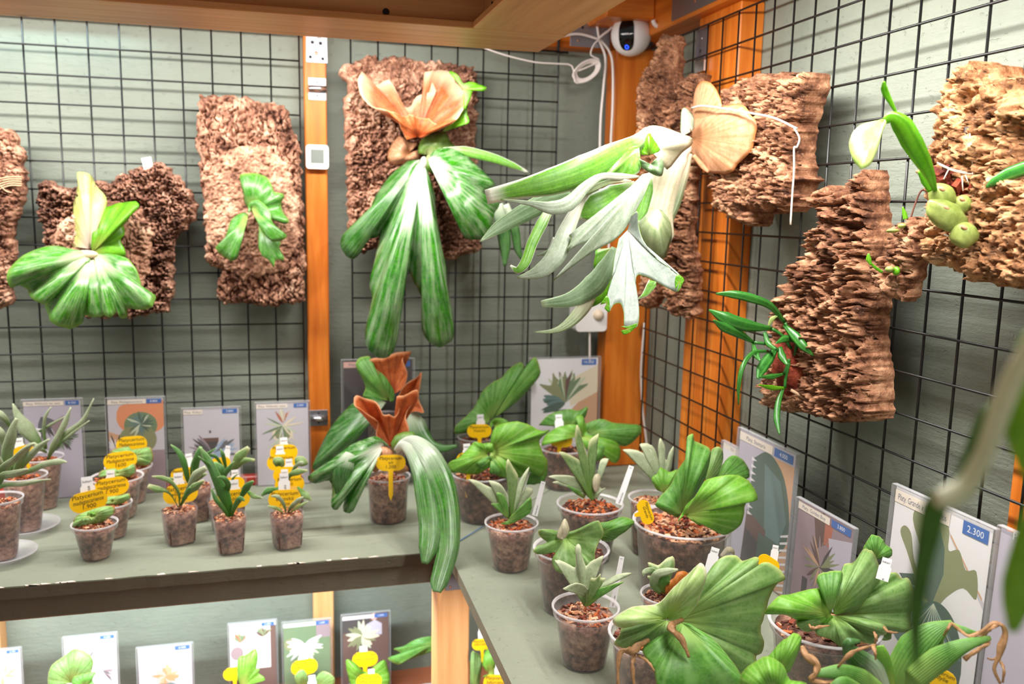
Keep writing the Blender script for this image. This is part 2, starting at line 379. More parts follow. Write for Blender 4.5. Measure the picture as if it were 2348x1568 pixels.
leafmat('antler_silver', (118, 132, 122), (150, 162, 152), (170, 176, 166), (140, 186, 70), (112, 130, 112), .3, (186, 194, 186), .5, .12, 20, eb=(.985, 1.0))
leafmat('antler_cream', (178, 170, 136), (204, 196, 166), (222, 212, 192), None, (160, 158, 120), .3, (224, 220, 204), .45, .15, 20)
leafmat('antler_olive', (118, 138, 88), (144, 160, 112), (196, 192, 160), None, (100, 124, 76), .35, (190, 196, 170), .45, .15, 24)
leafmat('antler_dim', (92, 128, 80), (120, 150, 104), None, (170, 190, 150), (80, 116, 70), .4, (186, 200, 176), .5, .15, 20)
leafmat('orchid_deep', (34, 100, 34), (58, 128, 46), None, None, (90, 160, 70), 0, rough=.3, freq=6.3, trans=.2)
leafmat('orchid_lime', (96, 168, 24), (124, 190, 42), None, None, (70, 134, 16), 0, rough=.32, freq=6.3, trans=.35)
leafmat('orchid_pale', (176, 206, 104), (202, 224, 140), None, None, (222, 234, 180), 0, rough=.35, freq=6.3, trans=.35)
leafmat('bulb', (110, 130, 50), (156, 170, 88), None, None, None, .35, (190, 192, 132), .42, .1, 20, 1.0, 45)
leafmat('sage', (134, 152, 112), (170, 184, 146), (112, 150, 84), (196, 204, 168), None, .3, (200, 208, 186), .55, .15, 14, eb=(.86, .98))
leafmat('sage_green', (96, 132, 66), (132, 162, 94), (106, 150, 60), (196, 202, 150), None, .25, (180, 196, 160), .5, .2, 14, eb=(.86, .98))
leafmat('young_green', (44, 104, 34), (80, 142, 52), (70, 130, 40), (150, 184, 120), None, .35, (170, 196, 160), .4, .2, 14, eb=(.88, .99))
leafmat('shield_fresh', (86, 156, 28), (124, 188, 56), (170, 202, 96), (140, 184, 70), (156, 204, 104), .18, (190, 218, 140), .46, .25, 64, .6, eb=(.95, 1.0))
leafmat('shield_mid', (60, 124, 32), (98, 160, 56), (140, 180, 90), (150, 184, 90), (124, 178, 90), .25, (172, 200, 146), .5, .22, 64, .6, eb=(.95, 1.0))
leafmat('shield_sage', (92, 138, 62), (130, 170, 92), (150, 186, 96), (182, 196, 120), (146, 182, 110), .35, (176, 198, 144), .5, .2, 70, .7, eb=(.95, 1.0))
leafmat('shield_pale', (150, 186, 96), (178, 208, 128), (176, 206, 110), (226, 226, 190), (200, 220, 160), .4, (206, 222, 180), .5, .25, 60, .7)
leafmat('madagascar', (124, 182, 78), (176, 216, 134), (206, 228, 140), (206, 156, 92), (80, 150, 56), .3, (214, 230, 196), .38, .2, 90, 1.2, eb=(.9, 1.0))
leafmat('dry_brown', (140, 98, 62), (190, 146, 100), None, None, None, .2, (212, 172, 126), .6, .1, 14)
leafmat('dead_orange', (176, 96, 30), (206, 130, 48), None, None, None, 0, rough=.5)
leafmat('near_green', (120, 176, 34), (150, 200, 60), None, None, None, 0, rough=.4, trans=.35)
leafmat('near_pale', (216, 224, 184), (236, 240, 212), None, None, None, 0, rough=.5, trans=.3)
leafmat('near_dark', (66, 118, 30), (92, 146, 46), None, None, None, 0, rough=.45, trans=.3)
# print colours
for k, c in dict(p_grey=(198, 194, 204), p_white=(232, 230, 234), p_lilac=(190, 184, 200), p_dark=(58, 50, 50), p_black=(34, 30, 32), p_brown=(96, 66, 56), p_tan=(206, 160, 124), p_skin=(222, 140, 92), p_green=(104, 130, 92), p_deep=(66, 92, 78), p_teal=(92, 122, 120), p_pale=(196, 206, 182), p_olive=(132, 138, 96), p_rust=(176, 96, 70), p_sky=(150, 172, 200), p_mauve=(150, 128, 136), p_pink=(216, 170, 160), p_cream=(226, 214, 188), p_slate=(96, 96, 104)).items(): plain(k, c, .4)
# ------------------------------------------------------------------ room shell
ZS = .9; YG, XG = 1.7507, .7139; YW, XW = 1.80, .765
struct('wall_left', box(-1.7, .80, YW, YW+.03, 0, 2.3), 'wall_paint')
struct('wall_right', box(XW, XW+.03, -.8, YW, 0, 2.3), 'wall_paint')
struct('floor', box(-1.7, .80, -.8, YW+.03, -.03, 0), 'low_shelf_wood')
def tr(name, mesh, mat): return struct(name, mesh, mat, smooth=False)
tr('trim_1', bbox(-1.7, .765, 1.757, YW, 1.778, 1.85, .003), 'orange_pine_x')
tr('trim_2', bbox(.700, XW, -.4, 1.757, 1.786, 1.86, .003), 'orange_pine_y')
tr('trim_3', bbox(.0515, .0935, 1.757, YW, ZS, 1.778, .002), 'orange_pine')
tr('trim_4', bbox(.665, XW, 1.705, 1.757, ZS, 1.775, .003), 'orange_pine')
y0, y1 = onX(1650, 900, .722)[1], onX(1562, 900, .722)[1]
tr('trim_5', bbox(.722, XW, y0, y1, ZS, 1.786, .002), 'orange_pine')
y1 = onX(2312, 1150, .722)[1]
tr('trim_6', bbox(.722, XW, y1-.06, y1, ZS, 1.786, .002), 'orange_pine')
tr('trim_7', bbox(.054, .096, 1.757, YW, .43, .878, .002), 'pale_pine')
x1 = onY(2, 1500, 1.757)[0]
tr('trim_8', bbox(x1-.06, x1, 1.757, YW, .43, .878, .002), 'pale_pine')
a = onY(1390, 36, 1.60); b = onY(1525, 42, 1.60)
tr('trim_9', bbox(a[0], .70, 1.60, 1.757, a[2], a[2]+.11, .003), 'orange_pine_x')
# ------------------------------------------------------------------ shelves
def slab(poly, z0, z1, jit=0.0):
    n = len(poly); V = [(x, y, z0) for x, y in poly]+[(x, y, z1) for x, y in poly]
    return V, [list(range(n))[::-1], [n+i for i in range(n)]]+[[i, (i+1) % n, n+(i+1) % n, n+i] for i in range(n)]
rn = random.Random(3)
fe = [(-1.5+i*(1.745/90), 1.3155+rn.uniform(-.0012, .0012)) for i in range(91)]
fe[-1] = (.245, 1.3155)
L = thing('shelf_board', 'grey green painted plywood shelf board along the back wall, chipped front edge', 'shelf', (0, 1.5, ZS))
obj('board', slab(fe+[(.7285, 1.80), (-1.5, 1.80)], ZS-.0185, ZS), 'shelf_paint', L)
ch = []
for i in range(26):
    x = rn.uniform(-.75, .2); ch.append(slab([(x, 1.3146), (x+rn.uniform(.004, .016), 1.3146), (x+rn.uniform(.004, .01), 1.3146+rn.uniform(.002, .006)), (x-.002, 1.3146+rn.uniform(.001, .004))], ZS-.0005, ZS+.0004))
obj('bare_chips', merge(ch), 'strip_cream', L, kind='stuff')
obj('pen_line', obox((.3075, 1.3815, ZS+.0004), norm((.053, .057, 0)), norm((-.057, .053, 0)), (0, 0, 1), .078, .0022, .0006), 'pen_blue', L, label='blue pencil line across the mitred shelf joint')
obj('edge_shade_strip', slab([(x, y-.0012) for x, y in fe]+[(x, y) for x, y in fe[::-1]], ZS-.0187, ZS-.0012), 'rail_shade_paint', L, label='plywood shelf edge with its shade painted on')  # added strip: shade on the board's edge put in as dark colour
obj('front_rail', bbox(-1.5, .2315, 1.326, 1.356, .8435, ZS-.0187, .002), 'rail_shade_paint', L, label='dark green painted rail under the shelf edge')
Rb = thing('shelf_board', 'grey green painted plywood shelf board under the pots along the side wall', 'shelf', (.5, .6, ZS))
obj('board', slab([(.2535, 1.267), (.2515, .9), (.2515, -.4), (XW, -.4), (XW, YW), (.731, YW), (.2475, 1.3155)], ZS-.0185, ZS), 'shelf_paint', Rb)
LS = obj('lower_shelf', slab([(-1.5, 1.24), (.765, 1.24), (.765, 1.80), (-1.5, 1.80)], .41, .43), 'low_shelf_wood', label='reddish wooden lower shelf board lit brightly under the green shelf', cat='shelf')
pt = thing('shelf_post', 'pale pine post holding up the inner corner of the green shelf', 'post', (.258, 1.315, .43))
obj('post', bbox(.2325, .2845, 1.287, 1.345, .4302, ZS-.0188, .0025), 'pale_pine', pt)
pl = obj('nail_plate', bbox(.244, .2845, 1.2845, 1.2868, .846, ZS-.019, .0005), 'zinc', pt, label='zinc nail plate with screws')
for x, z, r in ((.252, .871, .0022), (.252, .852, .0022), (.268, .861, .0042), (.262, .875, .002)):
    obj('screw', ellipsoid((x, 1.2842, z), (r, 0, 0), (0, .0012, 0), (0, 0, r), 10, 6), 'screw_copper', pl, smooth=True)
obj('red_rail', bbox(-1.5, .045, 1.7215, 1.7425, ZS+.0002, ZS+.019, .002), 'red_wood', label='dark red wooden ledge strip behind the small pots on the back shelf', cat='rail')
obj('red_rail', bbox(.640, .662, .2, .62, ZS+.0002, ZS+.019, .002), 'red_wood', label='dark red wooden ledge strip under the leaning cards by the side wall', cat='rail')
# ------------------------------------------------------------------ overhead wooden lamp frame and its LED bars
ZF = 1.680
fr = thing('lamp_frame', 'large hanging wooden frame overhead with a bolt hole, open underneath', 'frame', (-.4, .6, ZF))
obj('bottom_board', bbox(-1.3, .380, 1.157, 1.292, ZF, ZF+.009, .001), 'frame_wood_x', fr)
obj('bottom_board', bbox(.250, .380, -.3, 1.1565, ZF, ZF+.009, .001), 'frame_wood_y', fr)
br = obj('back_rail', bbox(-1.3, .378, 1.172, 1.290, ZF+.0092, ZF+.12, .002), 'frame_wood_x', fr)
obj('side_rail', bbox(.268, .378, -.3, 1.1718, ZF+.0092, ZF+.12, .002), 'frame_wood_y', fr)
obj('top_board', bbox(-1.3, .380, -.3, 1.292, ZF+.1202, ZF+.132, .001), 'frame_wood_x', fr)
def bolt(px, py, Y, r):
    c = onY(px, py, Y); obj('bolt_hole', tube([c+[0, -.0004, 0], c+[0, .0012, 0]], r, 16, 1), 'hole_dark', fr)
bolt(885, 27, 1.1715, .0045)
c = onX(1128, 9, .2675); obj('bolt_hole', tube([c-[.0004, 0, 0], c+[.001, 0, 0]], .003, 12, 1), 'hole_dark', fr)
def led(name, label, loc, dirv, xdir, ln, wd, watts, color, group=None, prof=None):
    t = thing(name, label, 'lamp', loc, group)
    X = norm(xdir); Z = -norm(dirv); Z = norm(Z-X*(Z@X)); Y = np.cross(Z, X)
    obj('profile', obox(np.array(loc)+Z*.006, X, Y, Z, ln, wd+.006, .010), 'zinc', t)
    la = bpy.data.lights.new('led_strip', 'AREA'); la.shape = 'RECTANGLE'; la.size = ln; la.size_y = wd; la.energy = watts; la.color = color
    o = bpy.data.objects.new('led_strip', la); COL.objects.link(o); o.parent = t
    o.matrix_local = Matrix(((X[0], Y[0], Z[0], 0), (X[1], Y[1], Z[1], 0), (X[2], Y[2], Z[2], 0), (0, 0, 0, 1)))
    return t
WARM = (1, .965, .92); COOL = (.86, .97, 1.0)
led('led_bar', 'white LED bar on the hanging frame shining onto the back wall', (-.42, 1.395, 1.742), (0, .55, -.9), (1, 0, 0), 1.5, .05, LED_BACK, WARM)
led('led_bar', 'white LED bar on the hanging frame shining onto the side wall', (.455, .70, 1.742), (.4, 0, -.95), (0, 1, 0), 1.1, .05, LED_SIDE, WARM)
led('led_bar', 'white LED bar hidden under the green shelf board lighting the lower shelf', (-.45, 1.40, .862), (0, .35, -.94), (1, 0, 0), 1.3, .03, LED_LOW, COOL)
led('led_bar', 'short cool LED bar above the top of the wire grid near the wall', (-.72, 1.738, 1.795), (0, .25, -1), (1, 0, 0), .95, .008, .9, (.72, .95, 1.0))
led('led_bar', 'white LED bar hidden under the side shelf board', (.283, .80, .866), (-.1, 0, -1), (0, 1, 0), .7, .02, 3.5, (1, .97, .93))
# ------------------------------------------------------------------ wire grids
def cyl(p0, p1, r, n=6): return tube([p0, p1], r, n, 1)
def grid_panel(label, fixed, axis, us, zs, wz0, wz1, r=.00165, corner=None):
    loc = (us[0], fixed, wz0) if axis == 'x' else (fixed, us[0], wz0)
    t = thing('wire_grid_panel', label, 'wire grid', loc, 'wire grids on the walls')
    pos = (lambda u, z, o=0: (u, fixed+o, z)) if axis == 'x' else (lambda u, z, o=0: (fixed+o, u, z))
    proto = None
    for u in us:
        if proto is None: proto = w_ = obj('wire', cyl(pos(u, wz0), pos(u, wz1), r), 'wire_black', t, smooth=True)
        else:
            w_ = proto.copy(); COL.objects.link(w_); w_.parent = t
            d = u-us[0]; w_.location = (d, 0, 0) if axis == 'x' else (0, d, 0)
    proto = None; off = -.0031
    for z in zs:
        if proto is None: proto = w_ = obj('wire', cyl(pos(us[0], z, off), pos(us[-1], z, off), r), 'wire_black', t, smooth=True)
        else:
            w_ = proto.copy(); COL.objects.link(w_); w_.parent = t; w_.location = (0, 0, z-zs[0])
    if corner:
        u, z = corner; s_ = 1 if us[-1] == u else -1
        obj('rim_wire', tube([pos(us[0], z), pos(u-s_*.012, z), pos(u-s_*.003, z-.003), pos(u, z-.012), pos(u, wz0)], r*1.25, 7, 3), 'wire_black', t, smooth=True)
    return t
zL = [1.7672-.05*j for j in range(0, 17)]
grid_panel('black wire grid behind the bark mounts nearest the beige digital thermometer batten', YG, 'x', [-.4273+.05227*i for i in range(-7, 10)], zL, .955, 1.80)
grid_panel('black wire grid panel between the batten and the corner post, rounded top corner', YG, 'x', [.5575-.05227*i for i in range(8, -1, -1)], zL, .955, 1.7672, corner=(.5575, 1.7672))
zR = [1.765-.05*j for j in range(0, 17)]
grid_panel('black wire grid covering the side wall with the orchids', XG, 'y', [1.0926-.05227*i for i in range(-10, 15)], zR, .955, 1.765)
# ------------------------------------------------------------------ fittings on the batten and the corner post
def px_rect(x0, y0, x1, y1, Y): a = onY(x0, y0, Y); b = onY(x1, y1, Y); return a[0], b[0], b[2], a[2]
def plate_y(label, x0, y0, x1, y1, Y, holes, name='nail_plate'):
    X0, X1, Z0, Z1 = px_rect(x0, y0, x1, y1, Y); t = thing(name, label, 'metal plate', ((X0+X1)/2, Y, Z0))
    obj('plate', bbox(X0, X1, Y, Y+.0016, Z0, Z1, .0004), 'zinc', t)
    for u, v, r, m in holes:
        c = (X0+(X1-X0)*u, Y-.0002, Z1-(Z1-Z0)*v); obj('hole' if m == 'hole_dark' else 'screw', ellipsoid(c, (r, 0, 0), (0, .0006 if m == 'hole_dark' else .0014, 0), (0, 0, r), 10, 6), m, t, smooth=True)
    return t
plate_y('zinc nail plate with six holes at the top of the orange batten', 701, 74, 751, 145, 1.7553, [(.3, .32, .0032, 'hole_dark'), (.68, .34, .0032, 'hole_dark'), (.2, .82, .0032, 'hole_dark'), (.78, .86, .0032, 'hole_dark'), (.48, .68, .0036, 'screw_copper'), (.62, .1, .004, 'steel_bright')])
plate_y('zinc nail plate on the corner beam behind the white cables', 1309, 42, 1398, 112, 1.7050-.002, [(.2, .78, .0025, 'screw_copper'), (.65, .8, .0025, 'screw_copper'), (.68, .2, .0025, 'screw_copper'), (.3, .3, .003, 'hole_dark')])
def clip(label, x0, y0, x1, y1, Y):
    X0, X1, Z0, Z1 = px_rect(x0, y0, x1, y1, Y); t = thing('grid_clip', label, 'clip', ((X0+X1)/2, Y, Z0), 'zinc clips on the orange batten')
    zm = (Z0+Z1)/2; h = (Z1-Z0)
    for za, zb in ((zm+h*.1, Z1), (Z0, zm-h*.1)):
        p = obj('flap', bbox(X0, X1, Y+.0035, Y+.0052, za, zb, .0004), 'zinc', t)
        obj('screw', ellipsoid(((X0+X1)/2, Y+.0032, (za+zb)/2), (.002, 0, 0), (0, .0008, 0), (0, 0, .002), 8, 5), 'hole_dark', p, smooth=True)
    obj('saddle', tube([(X0, Y-.0035, zm), (X1, Y-.0035, zm)], h*.15, 10, 1), 'steel_bright', t, smooth=True)
clip('zinc saddle clip near the top of the orange batten, over the thermometer', 707, 177, 748, 230, 1.7520)
clip('zinc saddle clip low on the orange batten beside the cards', 709, 942, 752, 976, 1.7520)
def rsquare(cx, cz, hw, hh, r, n=5):
    out = []
    for sx, sz, a0 in ((1, 1, 0), (-1, 1, 90), (-1, -1, 180), (1, -1, 270)):
        for i in range(n+1):
            a = math.radians(a0+90*i/n); out.append((cx+sx*(hw-r)+r*math.cos(a), cz+sz*(hh-r)+r*math.sin(a)))
    return out
def prism_y(poly, Y0, Y1):
    n = len(poly); V = [(x, Y0, z) for x, z in poly]+[(x, Y1, z) for x, z in poly]
    return V, [list(range(n)), [n+i for i in range(n)][::-1]]+[[i, n+i, n+(i+1) % n, (i+1) % n] for i in range(n)]
X0, X1, Z0, Z1 = px_rect(701, 331, 754, 388, 1.742)
t = thing('thermometer', 'small square cream digital thermometer on the orange batten', 'thermometer', ((X0+X1)/2, 1.75, Z0))
obj('case', prism_y(rsquare((X0+X1)/2, (Z0+Z1)/2, (X1-X0)/2, (Z1-Z0)/2, .006), 1.742, 1.7465), 'white_plastic', t)
obj('screen', prism_y(rsquare((X0+X1)/2, (Z0+Z1)/2+.001, (X1-X0)*.29, (Z1-Z0)*.29, .0008), 1.7414, 1.7421), 'lcd_grey', t)
# dome camera
dc = onY(1447, 80, 1.655); R_ = 46/FPX*dep(dc)
t = thing('security_camera', 'round white indoor security camera with a black oval face on the corner post', 'camera', tuple(dc-[0, 0, R_]))
obj('head', ellipsoid(dc, (R_, 0, 0), (0, R_, 0), (0, 0, R_*1.03), 32, 20), 'white_plastic', t, smooth=True)
vd = norm(CAM-dc); vd = norm(vd+np.array([-.30, 0, .03])); sx = norm(np.cross((0, 0, 1), vd)); sz = np.cross(vd, sx)
V = []; Fc = []
for ring in range(6):
    f_ = ring/5
    for j in range(28):
        a = 2*math.pi*j/28; ex = .0152*math.copysign(abs(math.cos(a))**.75, math.cos(a))*f_; ez = .0300*math.copysign(abs(math.sin(a))**.75, math.sin(a))*f_
        V.append(tuple(dc+sx*ex+sz*ez+vd*(math.sqrt(max(R_*R_-ex*ex-ez*ez*.94, 1e-6))+.0012)))
for r_ in range(5):
    for j in range(28): Fc.append([r_*28+j, r_*28+(j+1) % 28, (r_+1)*28+(j+1) % 28, (r_+1)*28+j])
face = obj('face', (V, Fc), 'lens_black', t, smooth=True)
sp = lambda ex, ez, h=.002: dc+sx*ex+sz*ez+vd*(math.sqrt(R_*R_-ex*ex-ez*ez*.94)+h)
obj('status_ring', tube([sp(.0032*math.cos(i*.5236), -.0238+.0032*math.sin(i*.5236)) for i in range(13)], .0007, 6, 1), 'led_blue', face)
obj('logo', merge([obox(sp(-.0045+.003*i, 0.0), sx, sz, vd, .0022, .0028, .0003) for i in range(4)]), 'ink_pale', face)
bp = dc+np.array([.030, .030, .004]); obj('mount', tube([bp, bp+[.018, .02, 0]], .024, 20, 1), 'grey_plastic', t)
# cables
def cable(label, pts, Y, r=.0026, name='power_cable', mat='cable_white', k=6):
    q = [onY(p[0], p[1], p[2] if len(p) > 2 else Y) for p in pts]
    return obj(name, tube(q, r, 8, k), mat, smooth=True, label=label, cat='cable', group='white cables by the corner post')
cable('white cable hanging down the edge of the corner post to the socket, the outer one', cv(K2, [(1770, 150), (1790, 280), (1830, 400), (1818, 600), (1800, 800), (1793, 1000), (1795, 1300), (1790, 1700)])+[(1362, 640), (1356, 702)], 1.698)
cable('white cable running straight down the face of the corner post', cv(K2, [(1790, 270), (1855, 350), (1880, 450), (1882, 700), (1868, 1000), (1860, 1400), (1850, 1900)]), 1.699)
cable('white cable bowing from the overhead frame to the tied bundle', cv(K2, [(1200, 330), (1330, 290), (1480, 262), (1640, 235), (1790, 272)]), 1.694)
cl = cv(K2, [(980, 325), (1060, 355), (1180, 392), (1350, 430), (1500, 440), (1600, 455)])
lp = []
for i in range(44):
    a = math.pi*.95-2*math.pi*i/11*.98; rr = 1-.10*(i//11); ex, ez = 108*rr*math.cos(a), 62*rr*math.sin(a); ca, sa = math.cos(-.62), math.sin(-.62)
    lp.append((1700+ex*ca-ez*sa, 490+ex*sa+ez*ca))
lp = [(*p, 1.688+.0016*(i//11)) for i, p in enumerate(cv(K2, lp))]
cable('thin white cable looped into a coil beside the corner post', cl+lp+cv(K2, [(1790, 420), (1730, 380), (1750, 310), (1790, 270)]), 1.690, .0016, 'coiled_cable', k=3)
cable('thick white cable hooking down from the orange beam above the camera', [(1526, -20, 1.59)]+[(*p, 1.59) for p in cv(T5, [(1420, 0), (1420, 140), (1400, 260), (1340, 320), (1290, 300), (1265, 245)])], 1.59, .0042)
cable('short white cable from the tied bundle to the security camera', cv(T5, [(600, 470), (660, 420), (750, 350), (810, 260)]), 1.690, .0024)
cable('white cable dropping along the side of the corner post above the shelf ferns', [(1478, 740), (1473, 800), (1470, 860), (1474, 940), (1482, 1010), (1486, 1060)], 1.68, .0024)
cable('thin white cable leaving the underside of the wall socket', [(1352, 752), (1352, 820), (1350, 900)], 1.698, .0022)
X0, X1, Z0, Z1 = px_rect(1319, 690, 1387, 758, 1.70)
t = thing('wall_socket', 'white plastic socket box with a round cream knob low on the corner post', 'socket', ((X0+X1)/2, 1.72, Z0))
obj('case', prism_y(rsquare((X0+X1)/2, (Z0+Z1)/2, (X1-X0)/2, (Z1-Z0)/2, .008), 1.69, 1.735), 'white_plastic', t)
kc = onY(1372, 722, 1.69); obj('knob', ellipsoid(kc, (.012, 0, 0), (0, .012, 0), (0, 0, .011), 16, 10), 'knob_cream', t, smooth=True)
# plates on the side wall beams
def plate_x(label, p0, p1, z0, z1, X, holes, name='nail_plate'):
    Y0, Y1 = p1, p0; t = thing(name, label, 'metal plate', (X, (Y0+Y1)/2, z0))
    obj('plate', bbox(X, X+.0016, Y0, Y1, z0, z1, .0004), 'zinc', t)
    for u, v, r, m in holes:
        c = (X-.0002, Y1-(Y1-Y0)*u, z1-(z1-z0)*v); obj('hole' if m == 'hole_dark' else 'screw', ellipsoid(c, (.0008, 0, 0), (0, r, 0), (0, 0, r), 10, 6), m, t, smooth=True)
plate_x('large perforated zinc plate on the orange beam over the side wall grid', onX(1540, 20, .698)[1], onX(1740, 20, .698)[1], 1.792, 1.855, .6983, [(.2, .3, .004, 'hole_dark'), (.42, .28, .004, 'hole_dark'), (.55, .5, .006, 'screw_copper'), (.75, .6, .004, 'screw_copper'), (.3, .75, .004, 'screw_copper'), (.88, .4, .004, 'screw_copper')])
a = onX(1597, 70, .7200); b = onX(1617, 160, .7200)
plate_x('narrow zinc strap at the top of the side wall batten', a[1], b[1], b[2]+.004, a[2], .7203, [(.5, .25, .003, 'steel_bright'), (.45, .55, .003, 'hole_dark'), (.4, .85, .003, 'screw_copper')])
c = onX(1606, 150, .7165); obj('bright_clip', obox(c, (0, 1, 0), (0, 0, 1), (1, 0, 0), .034, .022, .004), 'steel_bright', label='shiny metal clip on the side wall batten under the strap', cat='clip')
# ------------------------------------------------------------------ cork bark slabs
def inpoly(x, y, poly):
    ins = np.zeros(len(x), bool); n = len(poly); j = n-1
    for i in range(n):
        xi, yi = poly[i]; xj, yj = poly[j]
        c = ((yi > y) != (yj > y)) & (x < (xj-xi)*(y-yi)/((yj-yi)+1e-15)+xi); ins ^= c; j = i
    return ins
def near_on(A, B, p):
    ab = B-A; t = np.clip(((p-A)*ab).sum(1)/((ab*ab).sum(1)+1e-15), 0, 1); q = A+ab*t[:, None]; d = np.hypot(*(p-q).T); i = d.argmin(); return d[i], q[i]
def hsh(ix, iy, s):
    v = np.sin(ix*127.1+iy*311.7+s*74.7)*43758.5453; return v-np.floor(v)
def gnoise(x, y, s):
    ix, iy = np.floor(x), np.floor(y); fx, fy = x-ix, y-iy; u, v = fx*fx*fx*(fx*(fx*6-15)+10), fy*fy*fy*(fy*(fy*6-15)+10)
    def g(dx, dy): a = hsh(ix+dx, iy+dy, s)*6.2832; return np.cos(a)*(fx-dx)+np.sin(a)*(fy-dy)
    return 1.5*((g(0, 0)*(1-u)+g(1, 0)*u)*(1-v)+(g(0, 1)*(1-u)+g(1, 1)*u)*v)
def fbm(x, y, s, o=4, gain=.55):
    r = 0; a = 1
    for i in range(o): r = r+a*gnoise(x, y, s+i*3.1); x = x*2.03+5; y = y*2.03+3; a *= gain
    return r
def worley(x, y, s):
    ix, iy = np.floor(x), np.floor(y); f1 = np.full(x.shape, 9.0); f2 = f1.copy()
    for dx in (-1, 0, 1):
        for dy in (-1, 0, 1):
            cx, cy = ix+dx, iy+dy; d = np.hypot(cx+hsh(cx, cy, s)-x, cy+hsh(cx, cy, s+17)-y)
            f2 = np.where(d < f1, f1, np.minimum(f2, d)); f1 = np.minimum(f1, d)
    return f1, f2
def sstep(a, b, x): t = np.clip((x-a)/(b-a), 0, 1); return t*t*(3-2*t)
def barkmesh(px, O, N, thick, style, seed, step=.0019, amp=.008, bow=0.0):
    """slab hung against the plane through O with normal N (into the room); outline cast onto its front"""
    O = np.array(O, float); N = norm(N); U = norm(np.cross((0, 0, 1), N)); Zv = np.array([0, 0, 1.0])
    Of = O+N*thick*.75; poly = []
    for x, y in [p[:2] for p in px]:
        v = ray(x, y); q = CAM+v*(((Of-CAM)@N)/(v@N)); poly.append(((q-O)@U, q[2]))
    pp = []; n = len(poly)
    for i in range(n):      # ragged outline
        a = np.array(poly[i]); b = np.array(poly[(i+1) % n]); ln = np.hypot(*(b-a))+1e-9; m = max(1, int(ln/.004)); nn = np.array([-(b-a)[1], (b-a)[0]])/ln
        for k in range(m):
            q = a+(b-a)*k/m; pp.append(q+nn*(.0055*float(fbm(np.array([q[0]*70]), np.array([q[1]*70]), seed, 3, .6)[0])))
    pa = np.array(pp); A_, B_ = pa, np.roll(pa, -1, 0); x0, y0 = pa.min(0)-step; x1, y1 = pa.max(0)+step
    nx, ny = int((x1-x0)/step)+2, int((y1-y0)/step)+2
    gx, gy = np.meshgrid(x0+step*(np.arange(nx)+.5), y0+step*(np.arange(ny)+.5)); ins = inpoly(gx.ravel(), gy.ravel(), pp).reshape(ny, nx)
    vid = -np.ones((ny+1, nx+1), int); ii, jj = np.nonzero(ins)
    for di, dj in ((0, 0), (0, 1), (1, 0), (1, 1)): vid[ii+di, jj+dj] = 1
    ri, rj = np.nonzero(vid > 0); vid[ri, rj] = np.arange(len(ri)); V2 = np.stack([x0+step*rj, y0+step*ri], 1).astype(float)
    Fc = np.stack([vid[ii, jj], vid[ii, jj+1], vid[ii+1, jj+1], vid[ii+1, jj]], 1).tolist()
    ec = set()
    for f in Fc:
        for a, b in zip(f, f[1:]+f[:1]): ec.add((a, b))
    bnd = [(a, b) for (a, b) in ec if (b, a) not in ec]; bset = sorted(set(a for a, b in bnd)|set(b for a, b in bnd))
    for i in bset:
        d, q = near_on(A_, B_, V2[i])
        if d < step*1.3: V2[i] = q
    bp = V2[bset][::2]; D = np.empty(len(V2))
    for s in range(0, len(V2), 3000): D[s:s+3000] = np.sqrt(((V2[s:s+3000, None, :]-bp[None])**2).sum(2)).min(1)
    fx, fy = {'v': (100, 34), 'h': (34, 165), 'b': (112, 130), 'm': (88, 112)}[style]; x, y = V2.T
    wx = gnoise(x*30, y*30, seed+3)*.010+gnoise(x*90, y*90, seed+4)*.004; wy = gnoise(x*30, y*30, seed+9)*.010+gnoise(x*90, y*90, seed+8)*.004
    a1, a2 = worley((x+wx)*fx, (y+wy)*fy, seed); w1 = sstep(0, .2 if style == 'v' else .3, a2-a1)
    b1, b2 = worley((x+wx)*fx*2.2, (y+wy)*fy*2.0, seed+5); w2 = sstep(0, .4, b2-b1)
    fb = fbm(x*26, y*26, seed+2, 5, .6); fl = fbm((x+wx)*fx*.8, (y+wy)*fy*.8, seed+6, 4, .6); fn = gnoise(x*230, y*230, seed+7)
    e = np.minimum(1, D/.010); rim = .5+.5*np.sqrt(e)
    H = thick*rim+amp*((2.0 if style == 'v' else 1.3)*(w1-.75)+.55*(w2-.7)+.75*fb+.8*fl+.22*fn)*(.45+.55*e)
    if style == 'h': H += amp*.9*np.sign(fl)*np.abs(fl)**.5*.5
    H = np.maximum(H, .004)
    V = O+U*x[:, None]+N*H[:, None]+Zv*(y-O[2])[:, None]; W = O+U*x[bset, None]+Zv*(y[bset]-O[2])[:, None]
    back = {b: len(V)+k for k, b in enumerate(bset)}
    for a, b in bnd: Fc.append([a, back[a], back[b], b])
    return np.vstack([V, W]), Fc
def mount(label, name, O, N, cat='mounted plant'):
    return thing(name, label, cat, tuple(O))
NB, NR = (0, -1, 0), (-1, 0, 0)
YB = YG-.006                        # backs of the slabs rest on the wires of the back wall
def string(parent, pts, r=.0011, mat='string_white', k=5, name='string'): return obj(name, tube(pts, r, 6, k), mat, parent, smooth=True)
